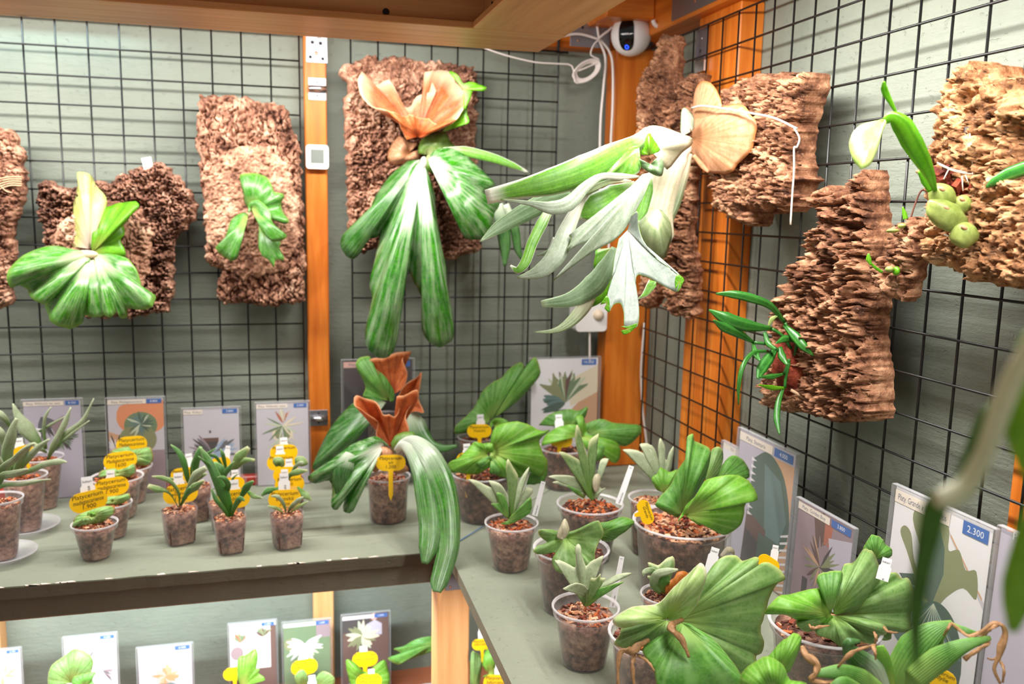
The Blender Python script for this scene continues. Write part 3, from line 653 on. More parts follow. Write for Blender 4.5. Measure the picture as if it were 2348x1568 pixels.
# 1 cut by the picture's edge
t = mount('tied cork slab cut by the edge beside the draped green fern', 'cork_mount', (-.47, YB, 1.3), NB)
pl1 = [(-75, 300), (-20, 285), (0, 292), (30, 305), (45, 335), (52, 400), (48, 470), (28, 520), (33, 560), (22, 640), (25, 700), (0, 708), (-70, 700), (-85, 500)]
obj('bark', barkmesh(pl1, (-.47, YB, 1.3), NB, .040, 'b', 1, amp=.008), 'cork_pink', t, smooth=True)
for i in range(5):
    string(t, [onY(x, y+i*5-8+dy, YB-.047) for x, y, dy in ((-80, 418, 0), (-30, 422+i*2, 0), (20, 412, 2), (50, 414, 0))], .0012, 'string_jute')
string(t, [onY(x, y, YB-.050) for x, y in ((0, 425), (14, 438), (28, 442))], .001, 'string_jute')
# 2 cork with the glossy draped fern
t = mount('wide ragged cork slab with a draped glossy green fern, cream upright leaf', 'mounted_staghorn_fern', (-.28, YB, 1.2), NB)
pl2 = cv(K4, [(240, 270), (275, 200), (345, 185), (430, 240), (530, 240), (590, 225), (660, 190), (740, 210), (830, 160), (930, 110), (1000, 95), (1070, 55), (1160, 100), (1250, 200), (1310, 280), (1360, 360), (1340, 460), (1290, 530), (1230, 560), (1200, 680), (1190, 800), (1200, 930), (1160, 1100), (900, 1140), (600, 1140), (400, 1000), (310, 760), (300, 640), (290, 520), (250, 480), (260, 380), (240, 320)])
obj('bark', barkmesh(pl2, (-.28, YB, 1.2), NB, .045, 'b', 2, amp=.013), 'cork_dark', t, smooth=True)
obj('moss_pad', barkmesh(cv(K4, [(330, 640), (420, 480), (520, 400), (760, 330), (980, 400), (1060, 560), (1030, 800), (960, 1000), (600, 950), (400, 800)]), (-.28, YB-.040, 1.2), NB, .016, 'b', 78, amp=.004), 'moss_patch', t, smooth=True, label='pale mossy root pad')
d = dY(210, 575, YB-.062)
leaf('shield_frond', fan(K4, (620, 665), [(470, 645, .012), (480, 610, .01), (520, 520), (508, 440), (510, 340), (540, 220), (533, 138, -.01), (600, 143, -.012), (640, 172), (660, 225), (722, 292), (737, 360), (715, 430), (700, 472), (640, 500), (632, 600)], d-.004, 0, -.022, .004, 2, 10), 'fern_cream', t, label='cream and yellow green upright leaf')
leaf('shield_frond', fan(K4, (640, 690), [(628, 640), (632, 560), (640, 490), (690, 482), (716, 470), (720, 390), (780, 362), (850, 345), (935, 338, -.02), (962, 372, -.02), (905, 422), (880, 470), (848, 485), (862, 560), (832, 602), (866, 680), (850, 722), (740, 712)], d-.010, 0, -.02, .005, 3, 10), 'fern_lime', t, label='bright green upright leaf')
leaf('frond', fan(K4, (640, 720), [(600, 790), (520, 850), (430, 905), (432, 960), (370, 1010), (310, 1048), (335, 1120), (345, 1155), (390, 1192), (450, 1205), (492, 1216), (570, 1172), (575, 1125), (650, 1135), (722, 1120), (728, 1000), (705, 900), (668, 790)], d-.028, -.035, -.03, .010, 2.5, 12, pw=1.0), 'fern_gloss', t)
leaf('frond', fan(K4, (635, 695), [(560, 688), (470, 660), (350, 643), (200, 690), (110, 752), (45, 842, -.01), (72, 932), (120, 908), (190, 942), (205, 985), (240, 1022), (320, 1042), (392, 988), (437, 942), (500, 880), (560, 830), (606, 782)], d-.026, -.055, -.035, .009, 2.5, 12, pw=1.0), 'fern_gloss', t)
leaf('frond', fan(K4, (650, 702), [(700, 698), (800, 705), (890, 740), (950, 822), (970, 900), (992, 952), (1072, 985), (1060, 1040), (1040, 1072), (960, 1085), (880, 1072), (878, 1132), (832, 1142), (805, 1100), (762, 1138), (715, 1112), (722, 1000), (707, 900), (732, 822), (695, 768)], d-.028, -.055, -.03, .009, 3, 12, pw=1.0), 'fern_gloss', t)
c = P(*cv(K4, [(590, 700)])[0], d-.035); obj('bud', ellipsoid(c, right*.022, up*.007, fwd*.008), 'fern_cream', t, smooth=True)
obj('name_tag', obox(onY(338, 374, YB-.03), (1, 0, .2), norm((-.2, 0, 1)), (0, 1, 0), .016, .02, .001), 'tag_white', t)
# 3 tall cork slab with the small fern
t = mount('tall rectangular cork slab with a small curled green fern, beside the orange batten', 'mounted_staghorn_fern', (-.06, YB, 1.2), NB)
pl3 = [(455, 218), (510, 217), (560, 222), (655, 242), (662, 262), (672, 300), (688, 330), (692, 400), (697, 480), (700, 600), (702, 690), (640, 700), (590, 705), (560, 695), (515, 700), (497, 680), (503, 640), (508, 620), (478, 605), (470, 590), (472, 540), (465, 480), (462, 420), (453, 340), (452, 280)]
obj('bark', barkmesh(pl3, (-.06, YB, 1.2), NB, .034, 'v', 5, amp=.008), 'cork_pink', t, smooth=True)
d = dY(578, 480, YB-.058)
def mossheap(c3, rx, rz, ry, seed):
    V, Fc = ellipsoid(c3, (rx, 0, 0), (0, ry, 0), (0, 0, rz), 30, 22); c3 = np.array(c3)
    return [tuple(c3+(np.array(v)-c3)*(1+.13*noise.fractal(Vector(((v[0])*110, v[1]*110, v[2]*110+seed)), .8, 2, 4))) for v in V], Fc
obj('moss_pad', barkmesh([(466, 400), (520, 345), (600, 330), (660, 375), (688, 470), (684, 560), (650, 620), (560, 640), (500, 605), (472, 540)], (-.06, YB-.030, 1.2), NB, .016, 'b', 77, amp=.0035), 'moss_patch', t, smooth=True, label='pale mossy root pad')
leaf('frond', fan(K4, (1735, 405), [(1690, 350), (1678, 270), (1655, 160, .004), (1715, 143), (1800, 150), (1850, 180), (1872, 212), (1892, 272), (1962, 290), (1938, 360), (1960, 420), (1994, 470), (1960, 492), (1900, 445), (1800, 415)], d+.010, -.012, -.016, .006, 3), 'fern_small', t)
leaf('frond', fan(K4, (1715, 425), [(1690, 415), (1640, 430), (1590, 480), (1562, 570), (1545, 640), (1490, 650), (1510, 690), (1540, 712), (1600, 746), (1640, 720), (1650, 620), (1632, 580), (1660, 510), (1690, 470)], d, -.03, -.02, .004, 2), 'fern_small', t)
leaf('frond', fan(K4, (1790, 470), [(1800, 560), (1785, 640), (1810, 712), (1860, 745), (1890, 792), (1902, 745), (1962, 737), (1925, 652), (1932, 612), (1840, 540)], d, -.02, -.012, .004, 2), 'fern_small', t)
leaf('frond', fan(K4, (1735, 385), [(1715, 420), (1720, 350), (1770, 328), (1805, 340), (1860, 400), (1880, 480), (1930, 530), (1982, 580), (1900, 616), (1830, 572), (1790, 505), (1765, 450)], d-.006, -.04, -.022, .005, 2), 'fern_small', t)
# 4 big fern with brown shield
O4 = (.3, YB, 1.3)
t = mount('large cork slab with brown papery shield and long forked green fronds', 'mounted_staghorn_fern', O4, NB)
pl4 = [(785, 145), (815, 142), (845, 128), (880, 132), (905, 126), (960, 140), (1000, 140), (1050, 148), (1090, 150), (1095, 190), (1093, 300), (1095, 400), (1100, 500), (1108, 570), (1085, 580), (1030, 592), (960, 585), (880, 560), (830, 585), (797, 580), (800, 500), (795, 350), (790, 240), (800, 200), (780, 165)]
obj('bark', barkmesh(pl4, O4, NB, .042, 'm', 11, amp=.010), 'cork_pink', t, smooth=True)
d = dY(960, 330, YB-.060)
leaf('shield_frond', fan(S1, (380, 405), [(325, 420, -.02), (278, 318, -.045), (217, 279, -.055), (150, 262, -.045), (100, 205, -.035), (86, 132, -.02), (108, 98, -.01), (140, 128), (160, 152), (200, 150), (235, 134), (264, 172), (272, 228, .01), (330, 270, .014), (372, 218, .012), (430, 192, .008), (468, 188), (440, 140), (408, 100), (440, 92), (470, 87), (532, 92), (562, 142, -.02), (592, 182, -.035), (632, 190, -.05), (640, 222, -.055), (602, 272, -.055), (562, 332, -.05), (500, 367, -.04), (440, 392, -.02), (405, 412)], d-.030, 0, .010, .008, 7, 12, nz=.8, rag=2.0), 'shield_brown', t, label='pale brown papery inside of the shield')
leaf('shield_frond', fan(S1, (375, 412), [(322, 425), (296, 370), (276, 318), (217, 279), (262, 292), (310, 310), (345, 300), (372, 318), (430, 322), (470, 345), (510, 330), (562, 330), (500, 367), (440, 392), (405, 415)], d-.042, -.050, -.020, .006, 6, 10, nz=.8, rag=2.0), 'shield_rust', t, label='rust brown front of the shield')
leaf('shield_rim', fan(S1, (600, 180), [(560, 130), (528, 92), (570, 108), (598, 152), (632, 142), (690, 162), (708, 172), (700, 188), (650, 182), (632, 225), (600, 285), (612, 230)], d-.088, 0, 0, .003, 3, 5), 'fern_lime', t, label='lime green growing rim of the shield')
leaf('shield_frond', fan(S1, (495, 385), [(550, 340), (590, 285), (615, 250), (618, 300), (626, 342), (572, 357), (525, 378)], d-.06, -.02, 0, .003, 2, 6), 'fern_lime', t)
leaf('shield_frond', fan(S1, (420, 500), [(378, 490), (392, 430), (450, 396), (512, 388), (532, 430), (562, 462), (500, 480), (480, 500), (490, 560), (450, 590), (410, 570)], d-.012, -.01, -.022, .003, 2, 8), 'shield_green', t, label='green base shield')
leaf('shield_frond', fan(S1, (335, 490), [(380, 440), (335, 435), (290, 402), (245, 450), (228, 500), (250, 542), (310, 540), (382, 515), (388, 470)], d, .005, -.022, .004, 3, 8), 'shield_tan', t, label='tan dried base shield')
leaf('frond', fan(S1, (388, 522), [(330, 528), (240, 602), (160, 722), (130, 832), (60, 850), (12, 888), (5, 950), (50, 1002), (90, 982), (122, 910), (190, 892), (205, 800), (272, 682), (370, 560)], d-.035, -.03, -.05, .006, 1.5, 14, pw=1.0), 'frond_dark', t)
leaf('frond', fan(S1, (398, 528), [(368, 540), (300, 622), (250, 722), (200, 852), (170, 1002), (143, 1122), (155, 1200), (124, 1340), (130, 1430), (190, 1482), (240, 1476), (276, 1402), (286, 1290), (276, 1200), (300, 1130), (330, 1062), (360, 1120), (400, 1200), (395, 1290), (406, 1372), (470, 1432), (520, 1416), (551, 1382), (546, 1270), (522, 1190), (516, 1060), (492, 940), (468, 790), (460, 700), (432, 600), (408, 540)], d-.05, -.02, -.06, .007, 2.5, 20, pw=1.0), 'frond_bloom_glare', t)
leaf('frond', fan(S1, (425, 522), [(455, 478), (490, 468), (545, 466), (620, 510), (700, 582), (752, 642), (705, 682), (692, 740), (775, 735), (750, 775), (742, 822), (702, 902), (610, 902), (592, 850), (612, 782), (560, 692), (512, 582), (482, 530)], d-.045, -.05, -.05, .008, 2, 14, pw=1.0), 'frond_bloom_glare', t)
leaf('frond', ribbon(S1, [(500, 478), (600, 482), (680, 498), (760, 520), (840, 550), (912, 582)], [30, 50, 48, 42, 30, 8], d-.05, -.01, -.02, .25), 'antler_green', t)
leaf('frond', ribbon(S1, [(760, 740), (785, 830), (800, 930), (800, 1040)], [60, 70, 60, 12], d-.07, .02, 0, .3), 'frond_dark', t)
leaf('frond', ribbon(S1, [(800, 740), (845, 850), (862, 950), (882, 1002)], [40, 45, 36, 14], d-.06, .02, 0, .3), 'frond_dark', t)
c = P(*cv(S1, [(403, 540)])[0], d-.056); obj('bud', ellipsoid(c, right*.007+up*.003, fwd*.007, up*.013), 'antler_white', t, smooth=True)
# 5 tall cork pieces in the corner
O5 = np.array(onX(1530, 400, .70))+np.array([-.045, -.035, 0]); N5 = norm((-.80, -.60, 0))
t = mount('tall narrow cork strip leaning against the corner post', 'cork_mount', O5, N5)
obj('bark', barkmesh([(1516, 82), (1556, 79), (1552, 180), (1548, 300), (1545, 450), (1535, 590), (1510, 690), (1490, 706), (1462, 703), (1464, 641), (1480, 560), (1470, 420), (1457, 281), (1459, 206), (1481, 155), (1502, 112)], O5+N5*.004, N5, .034, 'm', 21, amp=.008), 'cork_red', t, smooth=True)
O6 = np.array(onX(1585, 400, .700))+np.array([-.036, -.012, 0])
t = mount('long cork strip under the white antler fern, ribbed lower end', 'cork_mount', O6, N5)
obj('bark', barkmesh([(1550, 182), (1592, 165), (1618, 170), (1612, 260), (1600, 350), (1588, 405), (1580, 527), (1594, 609), (1592, 723), (1561, 731), (1521, 703), (1517, 600), (1530, 450), (1540, 300)], O6, N5, .034, 'h', 23, amp=.008), 'cork_red', t, smooth=True)
# 6 white antler fern on the side wall
XB = XG-.006
O7 = np.array(onX(1740, 350, XB)); t = mount('side wall cork slab with a pale antler fern and tan shield, tied with white cord', 'mounted_staghorn_fern', O7, NR)
pl6 = cv(K3, [(340, 620), (420, 530), (600, 512), (850, 500), (840, 640), (790, 800), (770, 960), (760, 1040), (780, 1190), (822, 1230), (770, 1270), (780, 1330), (750, 1420), (490, 1440), (480, 1540), (330, 1500), (280, 1430), (240, 1250), (200, 1150), (260, 900), (290, 740)])
obj('bark', barkmesh(pl6, O7, NR, .050, 'm', 31, amp=.010), 'cork_red', t, smooth=True)
db = dX(1590, 325, XB-.075)
ds = lambda x, y: dX(x, y, XB-.066)+.012
leaf('shield_frond', fan(S2, (1260, 330), [(1240, 300), (1245, 230), (1260, 110), (1308, 62), (1365, 90), (1402, 170), (1406, 215), (1330, 240)], ds, 0, -.012, .002, 2, 8), 'shield_tan', t, label='tan upright shield tip')
leaf('shield_frond', fan(S2, (1245, 385), [(1242, 300), (1255, 235), (1350, 216), (1480, 194), (1542, 206), (1570, 250), (1606, 300), (1592, 400), (1570, 460), (1500, 530), (1460, 575), (1400, 582), (1330, 570), (1280, 505), (1240, 470), (1232, 425)], ds, 0, -.022, .004, 3, 12), 'shield_tan', t, label='tan papery round shield')
leaf('shield_rib', ribbon(S2, [(1250, 480), (1300, 540), (1335, 575)], [20, 30, 14], db-.016, 0, 0, .4), 'shield_tan', t)
string(t, [P(*cv(S2, [(x, y)])[0], ds(*cv(S2, [(x, y)])[0])-.03+dz*.3) for x, y, dz in ((1240, 215, .01), (1300, 203, -.012), (1400, 215, -.012), (1550, 240, -.002), (1700, 270, .01), (1830, 330, .03))], .0016)
string(t, [P(*cv(S2, [(x, y)])[0], dX(1800, 330, XB-.062)) for x, y in ((1815, 325), (1845, 385), (1830, 435), (1815, 440), (1815, 560), (1805, 700), (1795, 870))], .0013)
leaf('frond', fan(S2, (1235, 345), [(1200, 365), (1180, 368), (1183, 240), (1205, 214), (1235, 245), (1253, 272), (1252, 330)], db-.02, 0, -.006, 0, 2, 6), 'antler_white', t, label='young white folded frond')
AF = 1.16   # the fronds hang out towards the aisle
q = lambda f: db+(AF-db)*f
leaf('frond', ribbon(S2, [(1230, 420), (1160, 470), (1090, 600), (1040, 780), (1030, 930), (1035, 1040)], [60, 150, 185, 190, 220, 120], q(.35), -.02, -.02, .09), 'antler_cream', t, label='broad cream stem of the frond')
leaf('frond', ribbon(S2, [(1225, 470), (1185, 600), (1140, 740), (1095, 850), (1075, 960)], [40, 70, 80, 80, 30], q(.25), 0, 0, .09), 'antler_olive', t)
leaf('frond', fan(S2, (1040, 780), [(1000, 770), (930, 830), (925, 920), (960, 990), (1020, 1050), (1080, 1062), (1110, 1000), (1130, 920), (1118, 850), (1075, 790)], q(.5), 0, -.03, .002, 2, 8), 'antler_olive', t)
leaf('frond', fan(S2, (1000, 440), [(935, 425), (948, 375), (985, 325), (1040, 315), (1100, 330), (1180, 360), (1240, 385), (1235, 425), (1180, 470), (1100, 560), (1075, 470), (1045, 400)], q(.7), .0, -.02, .002, 2, 8), 'antler_cream', t)
leaf('frond', ribbon(S2, [(1000, 340), (930, 410), (790, 490), (640, 565), (450, 630), (280, 670), (85, 715)], [50, 90, 150, 175, 150, 105, 80], q(.75), -.10, -.04, .3, .09), 'antler_green', t)
leaf('frond', fan(S2, (945, 440), [(935, 430), (850, 440), (770, 480), (715, 545), (660, 620), (606, 718), (650, 712), (720, 665), (790, 630), (870, 615), (945, 575), (950, 500)], q(.95), -.03, -.02, .003, 2, 10), 'antler_green', t)
leaf('frond', ribbon(S2, [(945, 600), (840, 600), (730, 600), (640, 660), (550, 750), (450, 775), (330, 750), (165, 728)], [10, 40, 36, 60, 85, 75, 28, 8], q(1.0), -.07, -.02, .09), 'antler_white', t)
leaf('frond', ribbon(S2, [(900, 625), (800, 625), (700, 660), (640, 700)], [10, 30, 36, 8], q(1.05), -.03, 0, .09), 'antler_olive', t)
leaf('frond', ribbon(S2, [(560, 700), (420, 745), (280, 815), (150, 890), (50, 965)], [60, 110, 100, 70, 6], q(.9), -.05, 0, .09), 'antler_dim', t)
leaf('frond', ribbon(S2, [(450, 770), (400, 860), (345, 970), (305, 1080), (262, 1125), (222, 1100)], [40, 62, 60, 56, 40, 10], q(.95), -.04, -.02, .09), 'antler_green', t)
leaf('frond', ribbon(S2, [(640, 700), (580, 810), (530, 920), (480, 1040), (390, 1130), (262, 1168)], [30, 70, 95, 110, 85, 8], q(1.05), -.04, -.02, .09), 'antler_white', t)
leaf('frond', fan(S2, (1000, 578), [(960, 590), (900, 655), (850, 722), (800, 795), (740, 858), (680, 900), (600, 922), (552, 928), (565, 955), (538, 1018), (600, 985), (680, 968), (650, 1020), (560, 1090), (456, 1188), (545, 1122), (640, 1052), (720, 1003), (800, 960), (862, 900), (920, 800), (965, 720), (1016, 600)], q(1.1), 0, -.01, .002, 2, 14, nz=.1, fall=-.05), 'antler_white', t)
leaf('frond', ribbon(S2, [(490, 960), (440, 1020), (370, 1045)], [70, 30, 6], q(.85), 0, 0, .09), 'antler_white', t)
leaf('frond', fan(S2, (880, 900), [(900, 820), (935, 795), (940, 870), (970, 960), (1040, 1060), (1110, 1110), (1150, 1145), (1195, 1175), (1165, 1245), (1120, 1235), (1040, 1190), (960, 1155), (928, 1165), (930, 1250), (945, 1350), (935, 1440), (890, 1450), (862, 1448), (858, 1370), (840, 1315), (800, 1320), (775, 1362), (760, 1290), (790, 1180), (805, 1060), (830, 950)], q(1.2), -.05, -.006, .001, 2, 12, nz=.05), 'antler_silver', t, label='broad silver white forked frond')
leaf('frond_tip', fan(S2, (1170, 1200), [(1150, 1235), (1145, 1190), (1160, 1148), (1197, 1178), (1180, 1215), (1158, 1245)], q(1.2)-.062, 0, 0, 0, 1, 4), 'fern_lime', t)
leaf('frond_tip', fan(S2, (885, 1455), [(835, 1440), (880, 1440), (935, 1425), (900, 1470), (860, 1488), (842, 1465)], q(1.2)-.062, 0, 0, 0, 1, 4), 'fern_lime', t)
leaf('frond_tip', fan(S2, (762, 1310), [(725, 1320), (760, 1270), (778, 1300), (776, 1362), (750, 1340)], q(1.2)-.062, 0, 0, 0, 1, 4), 'fern_lime', t)
leaf('frond', ribbon(S2, [(930, 650), (820, 720), (700, 780), (590, 820)], [60, 170, 170, 40], q(.85), -.03, -.02, .09), 'antler_green', t)
leaf('frond', ribbon(S2, [(1010, 600), (990, 680), (960, 790), (930, 860)], [20, 70, 70, 20], q(.9), 0, 0, .09), 'antler_green', t)
leaf('frond', ribbon(S2, [(810, 1000), (760, 1110), (690, 1210), (560, 1290), (395, 1315)], [40, 100, 130, 85, 36], q(.75), -.03, 0, .09), 'antler_dim', t)
leaf('frond', ribbon(S2, [(680, 1200), (640, 1320), (560, 1415), (470, 1465), (355, 1475)], [90, 80, 60, 28, 6], q(.8), -.03, 0, .09), 'antler_olive', t)
leaf('frond', fan(S2, (790, 1000), [(700, 1010), (690, 1120), (740, 1150), (720, 1240), (680, 1320), (650, 1345), (740, 1300), (780, 1220), (800, 1100)], q(.5), 0, 0, .004, 2, 8), 'fern_lime', t)
leaf('frond', fan(S2, (1040, 1190), [(1000, 1180), (960, 1260), (935, 1290), (990, 1270), (1040, 1215)], q(.6), 0, 0, 0, 1, 5), 'antler_green', t)
leaf('frond', fan(S2, (1000, 480), [(940, 475), (970, 410), (1000, 358), (1030, 400), (1062, 450), (1020, 470)], q(.85), 0, -.01, 0, 1, 6), 'fern_lime', t)
leaf('frond', fan(S2, (1010, 530), [(945, 500), (960, 545), (1010, 580), (1060, 598), (1080, 570), (1075, 490), (1040, 500)], q(1.0), -.01, -.014, .002, 2, 6), 'antler_dim', t)
# 7 ribbed cork with orchid
O8 = np.array(onX(1900, 700, XB)); t = mount('tall stepped cork slab with ribbed face and dark green orchid leaves', 'mounted_orchid', O8, NR)
pl7 = cv(S3, [(880, 150), (920, 40), (950, 28), (970, 60), (970, 200), (990, 380), (985, 600), (970, 900), (975, 1080), (990, 1150), (995, 1480), (900, 1480), (830, 1475), (640, 1440), (520, 1420), (410, 1410), (400, 1240), (430, 1100), (460, 900), (430, 780), (540, 720), (560, 600), (620, 470), (640, 420), (710, 350), (690, 240), (700, 160), (740, 125), (800, 140)])
obj('bark', barkmesh(pl7, O8, NR, .046, 'h', 41, amp=.010), 'cork_red', t, smooth=True)
d = dX(*cv(S3, [(490, 1080)])[0], XB-.070)
obj('root_clump', mossheap(P(*cv(S3, [(560, 1140)])[0], d+.02), .03, .045, .022, 4), 'bark_chip', t, smooth=True)
for pts, wd, ln, ar, mt in (([(505, 910), (420, 812), (300, 765), (200, 745), (105, 742)], [18, 40, 52, 44, 8], -.03, -.02, 'orchid_deep'), ([(430, 945), (280, 925), (160, 885), (65, 835)], [20, 74, 78, 8], -.03, -.02, 'orchid_deep'), ([(325, 1025), (240, 975), (150, 935), (90, 895)], [14, 50, 52, 8], -.05, -.01, 'orchid_deep'), ([(500, 925), (560, 985), (610, 1045), (672, 1102)], [18, 56, 50, 6], -.03, -.01, 'orchid_deep'), ([(575, 1018), (510, 1003), (452, 1030)], [10, 46, 6], -.03, 0, 'orchid_deep'), ([(455, 1055), (410, 1120), (370, 1180), (348, 1235)], [26, 62, 60, 14], -.03, 0, 'orchid_deep'), ([(410, 1075), (320, 1085), (262, 1160), (238, 1270), (236, 1385)], [14, 22, 26, 22, 5], -.03, -.02, 'orchid_deep'), ([(478, 1050), (488, 1105), (518, 1155)], [20, 46, 12], -.02, 0, 'orchid_deep'), ([(505, 1205), (430, 1222), (355, 1225)], [8, 32, 5], -.03, 0, 'orchid_deep'), ([(512, 1288), (430, 1287), (352, 1270)], [8, 30, 5], -.03, 0, 'orchid_lime'), ([(500, 1280), (468, 1370), (458, 1470), (475, 1562)], [10, 32, 36, 4], -.03, 0, 'orchid_deep'), ([(388, 965), (408, 1030), (452, 1065)], [20, 32, 14], -.02, 0, 'orchid_deep'), ([(320, 1030), (335, 1090), (360, 1130)], [14, 40, 10], -.03, 0, 'orchid_deep'), ([(410, 930), (430, 890), (460, 870)], [10, 26, 10], -.01, 0, 'orchid_pale')):
    leaf('leaf', ribbon(S3, pts, wd, d, ln, ar, .3), mt, t)
for pts in (((505, 910), (530, 960), (575, 1010), (560, 1100)), ((430, 945), (490, 985), (540, 1060)), ((325, 1025), (420, 1040), (500, 1100)), ((500, 1205), (520, 1160), (530, 1120)), ((505, 1285), (512, 1220), (530, 1140)), ((540, 1300), (640, 1360), (750, 1420))):
    obj('stem', tube([P(*cv(S3, [p])[0], d-.002) for p in pts], .0022, 6, 4), 'orchid_deep' if pts[0][1] < 1290 else 'string_jute', t, smooth=True)
# 8 little mount
O9 = np.array(onX(2065, 590, XB-.030)); t = mount('small dark bark chunk with tiny green shoots hanging from a wire hook', 'mounted_orchid', O9, NR)
pl8 = cv(S4, [(340, 1050), (430, 1010), (500, 992), (545, 1005), (555, 1060), (530, 1200), (480, 1400), (430, 1490), (370, 1480), (290, 1400), (270, 1300), (330, 1170), (390, 1120)])
obj('bark', barkmesh(pl8, O9, NR, .026, 'b', 51, .0020, amp=.010), 'cork_red', t, smooth=True)
d = dX(2050, 600, XB-.064)
obj('hook', tube([P(*cv(S4, [p])[0], d+.008) for p in ((490, 1000), (515, 920), (550, 835), (580, 828), (600, 845))], .0011, 6, 4), 'chip_brown', t, smooth=True)
for pts, wd in (([(322, 1318), (280, 1290), (255, 1265)], [14, 16, 10]), ([(255, 1275), (240, 1240), (240, 1205)], [10, 30, 8]), ([(462, 1000), (455, 965), (443, 925)], [26, 24, 5])):
    leaf('shoot', ribbon(S4, pts, wd, d-.004, 0, 0, .3), 'orchid_lime', t)
for x, y, a, b, mt in ((405, 1310, .0034, .005, 'orchid_lime'), (365, 1300, .0045, .0035, 'bulb'), (385, 1070, .007, .0022, 'bulb'), (440, 1040, .004, .0028, 'bulb')):
    c = P(*cv(S4, [(x, y)])[0], d-.002); obj('bulb', ellipsoid(c, right*a, fwd*.006, up*b), mt, t, smooth=True)
# 9 big tan cork with pseudobulb orchid
O10 = np.array(onX(2230, 420, XB)); t = mount('big tan cork slab with swollen green bulbs and a long drooping orchid leaf', 'mounted_orchid', O10, NR)
pl9 = cv(S4, [(740, 100), (860, 60), (960, 70), (1000, 130), (1100, 170), (1171, 220), (1290, 290), (1320, 420), (1180, 465), (1140, 480), (1135, 640), (1180, 745), (1330, 760), (1330, 1460), (1171, 1420), (1090, 1400), (950, 1380), (810, 1380), (850, 1300), (740, 1310), (590, 1250), (600, 1050), (590, 850), (600, 620), (640, 420), (700, 270), (720, 180)])
obj('bark', barkmesh(pl9, O10, NR, .048, 'm', 61, amp=.008), 'cork_tan', t, smooth=True)
d = dX(*cv(S4, [(760, 960)])[0], XB-.062); g = lambda x, y, dd=0: P(*cv(S4, [(x, y)])[0], d+dd)
rr = random.Random(5); cc = []
for i in range(34):
    x = rr.uniform(620, 1060); y = 700+rr.uniform(-60, 60)+(x-620)*.55+rr.uniform(-60, 190)*(x < 1000); c = g(x, y, .012+rr.uniform(-.004, .006)); a = norm([rr.uniform(-1, 1) for _ in range(3)]); b = norm(np.cross(a, fwd)); e = np.cross(a, b)
    cc.append(obox(c, a, b, e, rr.uniform(.012, .026), rr.uniform(.006, .012), rr.uniform(.003, .007)))
obj('bark_chips', merge(cc), 'bark_chip', t, kind='stuff', label='reddish bark chips tied round the roots')
ax = norm(right*.8-up*.55); bx = norm(right*.55+up*.8)
for (x, y), A_, B_, dd in (((706, 975), .027, .0155, -.008), ((800, 912), .0115, .0115, .000), ((812, 1092), .0165, .0150, -.012), ((680, 858), .0175, .0140, .002)):
    V, Fc = ellipsoid(g(x, y, dd), ax*A_*.82, fwd*B_*.8, bx*B_*.85, 20, 12); c0 = g(x, y, dd)
    V = [tuple(c0+(np.array(v)-c0)*(1+.05*math.sin(38*(np.array(v)-c0)@bx/B_*.16+3*noise.noise(Vector(v)*60)))) for v in V]
    bu = obj('pseudobulb', (V, Fc, {'la': [.5]*len(V), 'ls': [.5]*len(V)}), 'bulb', t, smooth=True)
    obj('scar', ellipsoid(g(x, y, dd-B_*.72)+up*B_*.45, ax*.0035, fwd*.002, bx*.0018, 10, 6), 'chip_tan', bu, smooth=True)
leaf('leaf', ribbon(S4, [(640, 830), (605, 740), (560, 650), (500, 545), (440, 440), (385, 392), (335, 410)], [20, 60, 96, 122, 116, 70, 40], d-.004, -.07, -.03, .35, .25), 'orchid_lime', t)
leaf('leaf', fan(S4, (335, 400), [(300, 425), (240, 425), (180, 445), (135, 500), (122, 565), (145, 640), (180, 685), (205, 698), (250, 665), (290, 580), (315, 490), (345, 420)], d-.074, -.035, -.014, .002, 2, 9), 'orchid_pale', t, label='pale drooping end of the long leaf')
leaf('leaf', ribbon(S4, [(410, 372), (378, 310), (345, 250), (333, 215), (332, 175)], [10, 22, 36, 36, 10], d-.06, -.02, 0, .4), 'orchid_lime', t)
leaf('leaf', ribbon(S4, [(612, 830), (575, 770), (540, 715)], [30, 40, 12], d-.002, -.01, 0, .3), 'orchid_lime', t)
leaf('leaf', ribbon(S4, [(945, 808), (1000, 772), (1080, 730), (1171, 698), (1260, 670), (1330, 655)], [12, 56, 76, 84, 80, 50], d-.03, -.05, 0, .3), 'orchid_deep', t)
for p in (((650, 660), (740, 700), (830, 720)), ((660, 672), (760, 715), (900, 735)), ((845, 470), (862, 660), (868, 880)), ((1085, 810), (1020, 920), (940, 1020)), ((1080, 830), (1000, 960)), ((690, 760), (720, 700)), ((870, 1020), (960, 1080), (940, 1180)), ((800, 740), (805, 830)), ((820, 735), (840, 790)), ((690, 1090), (740, 1110))):
    string(t, [g(x, y, -.004) for x, y in p], .0006, k=3)
for x, y in ((840, 468), (1082, 815), (905, 1270), (1065, 1050)): obj('staple', ellipsoid(g(x, y, .008), right*.0045, fwd*.005, up*.006, 8, 6), 'grey_plastic', t)
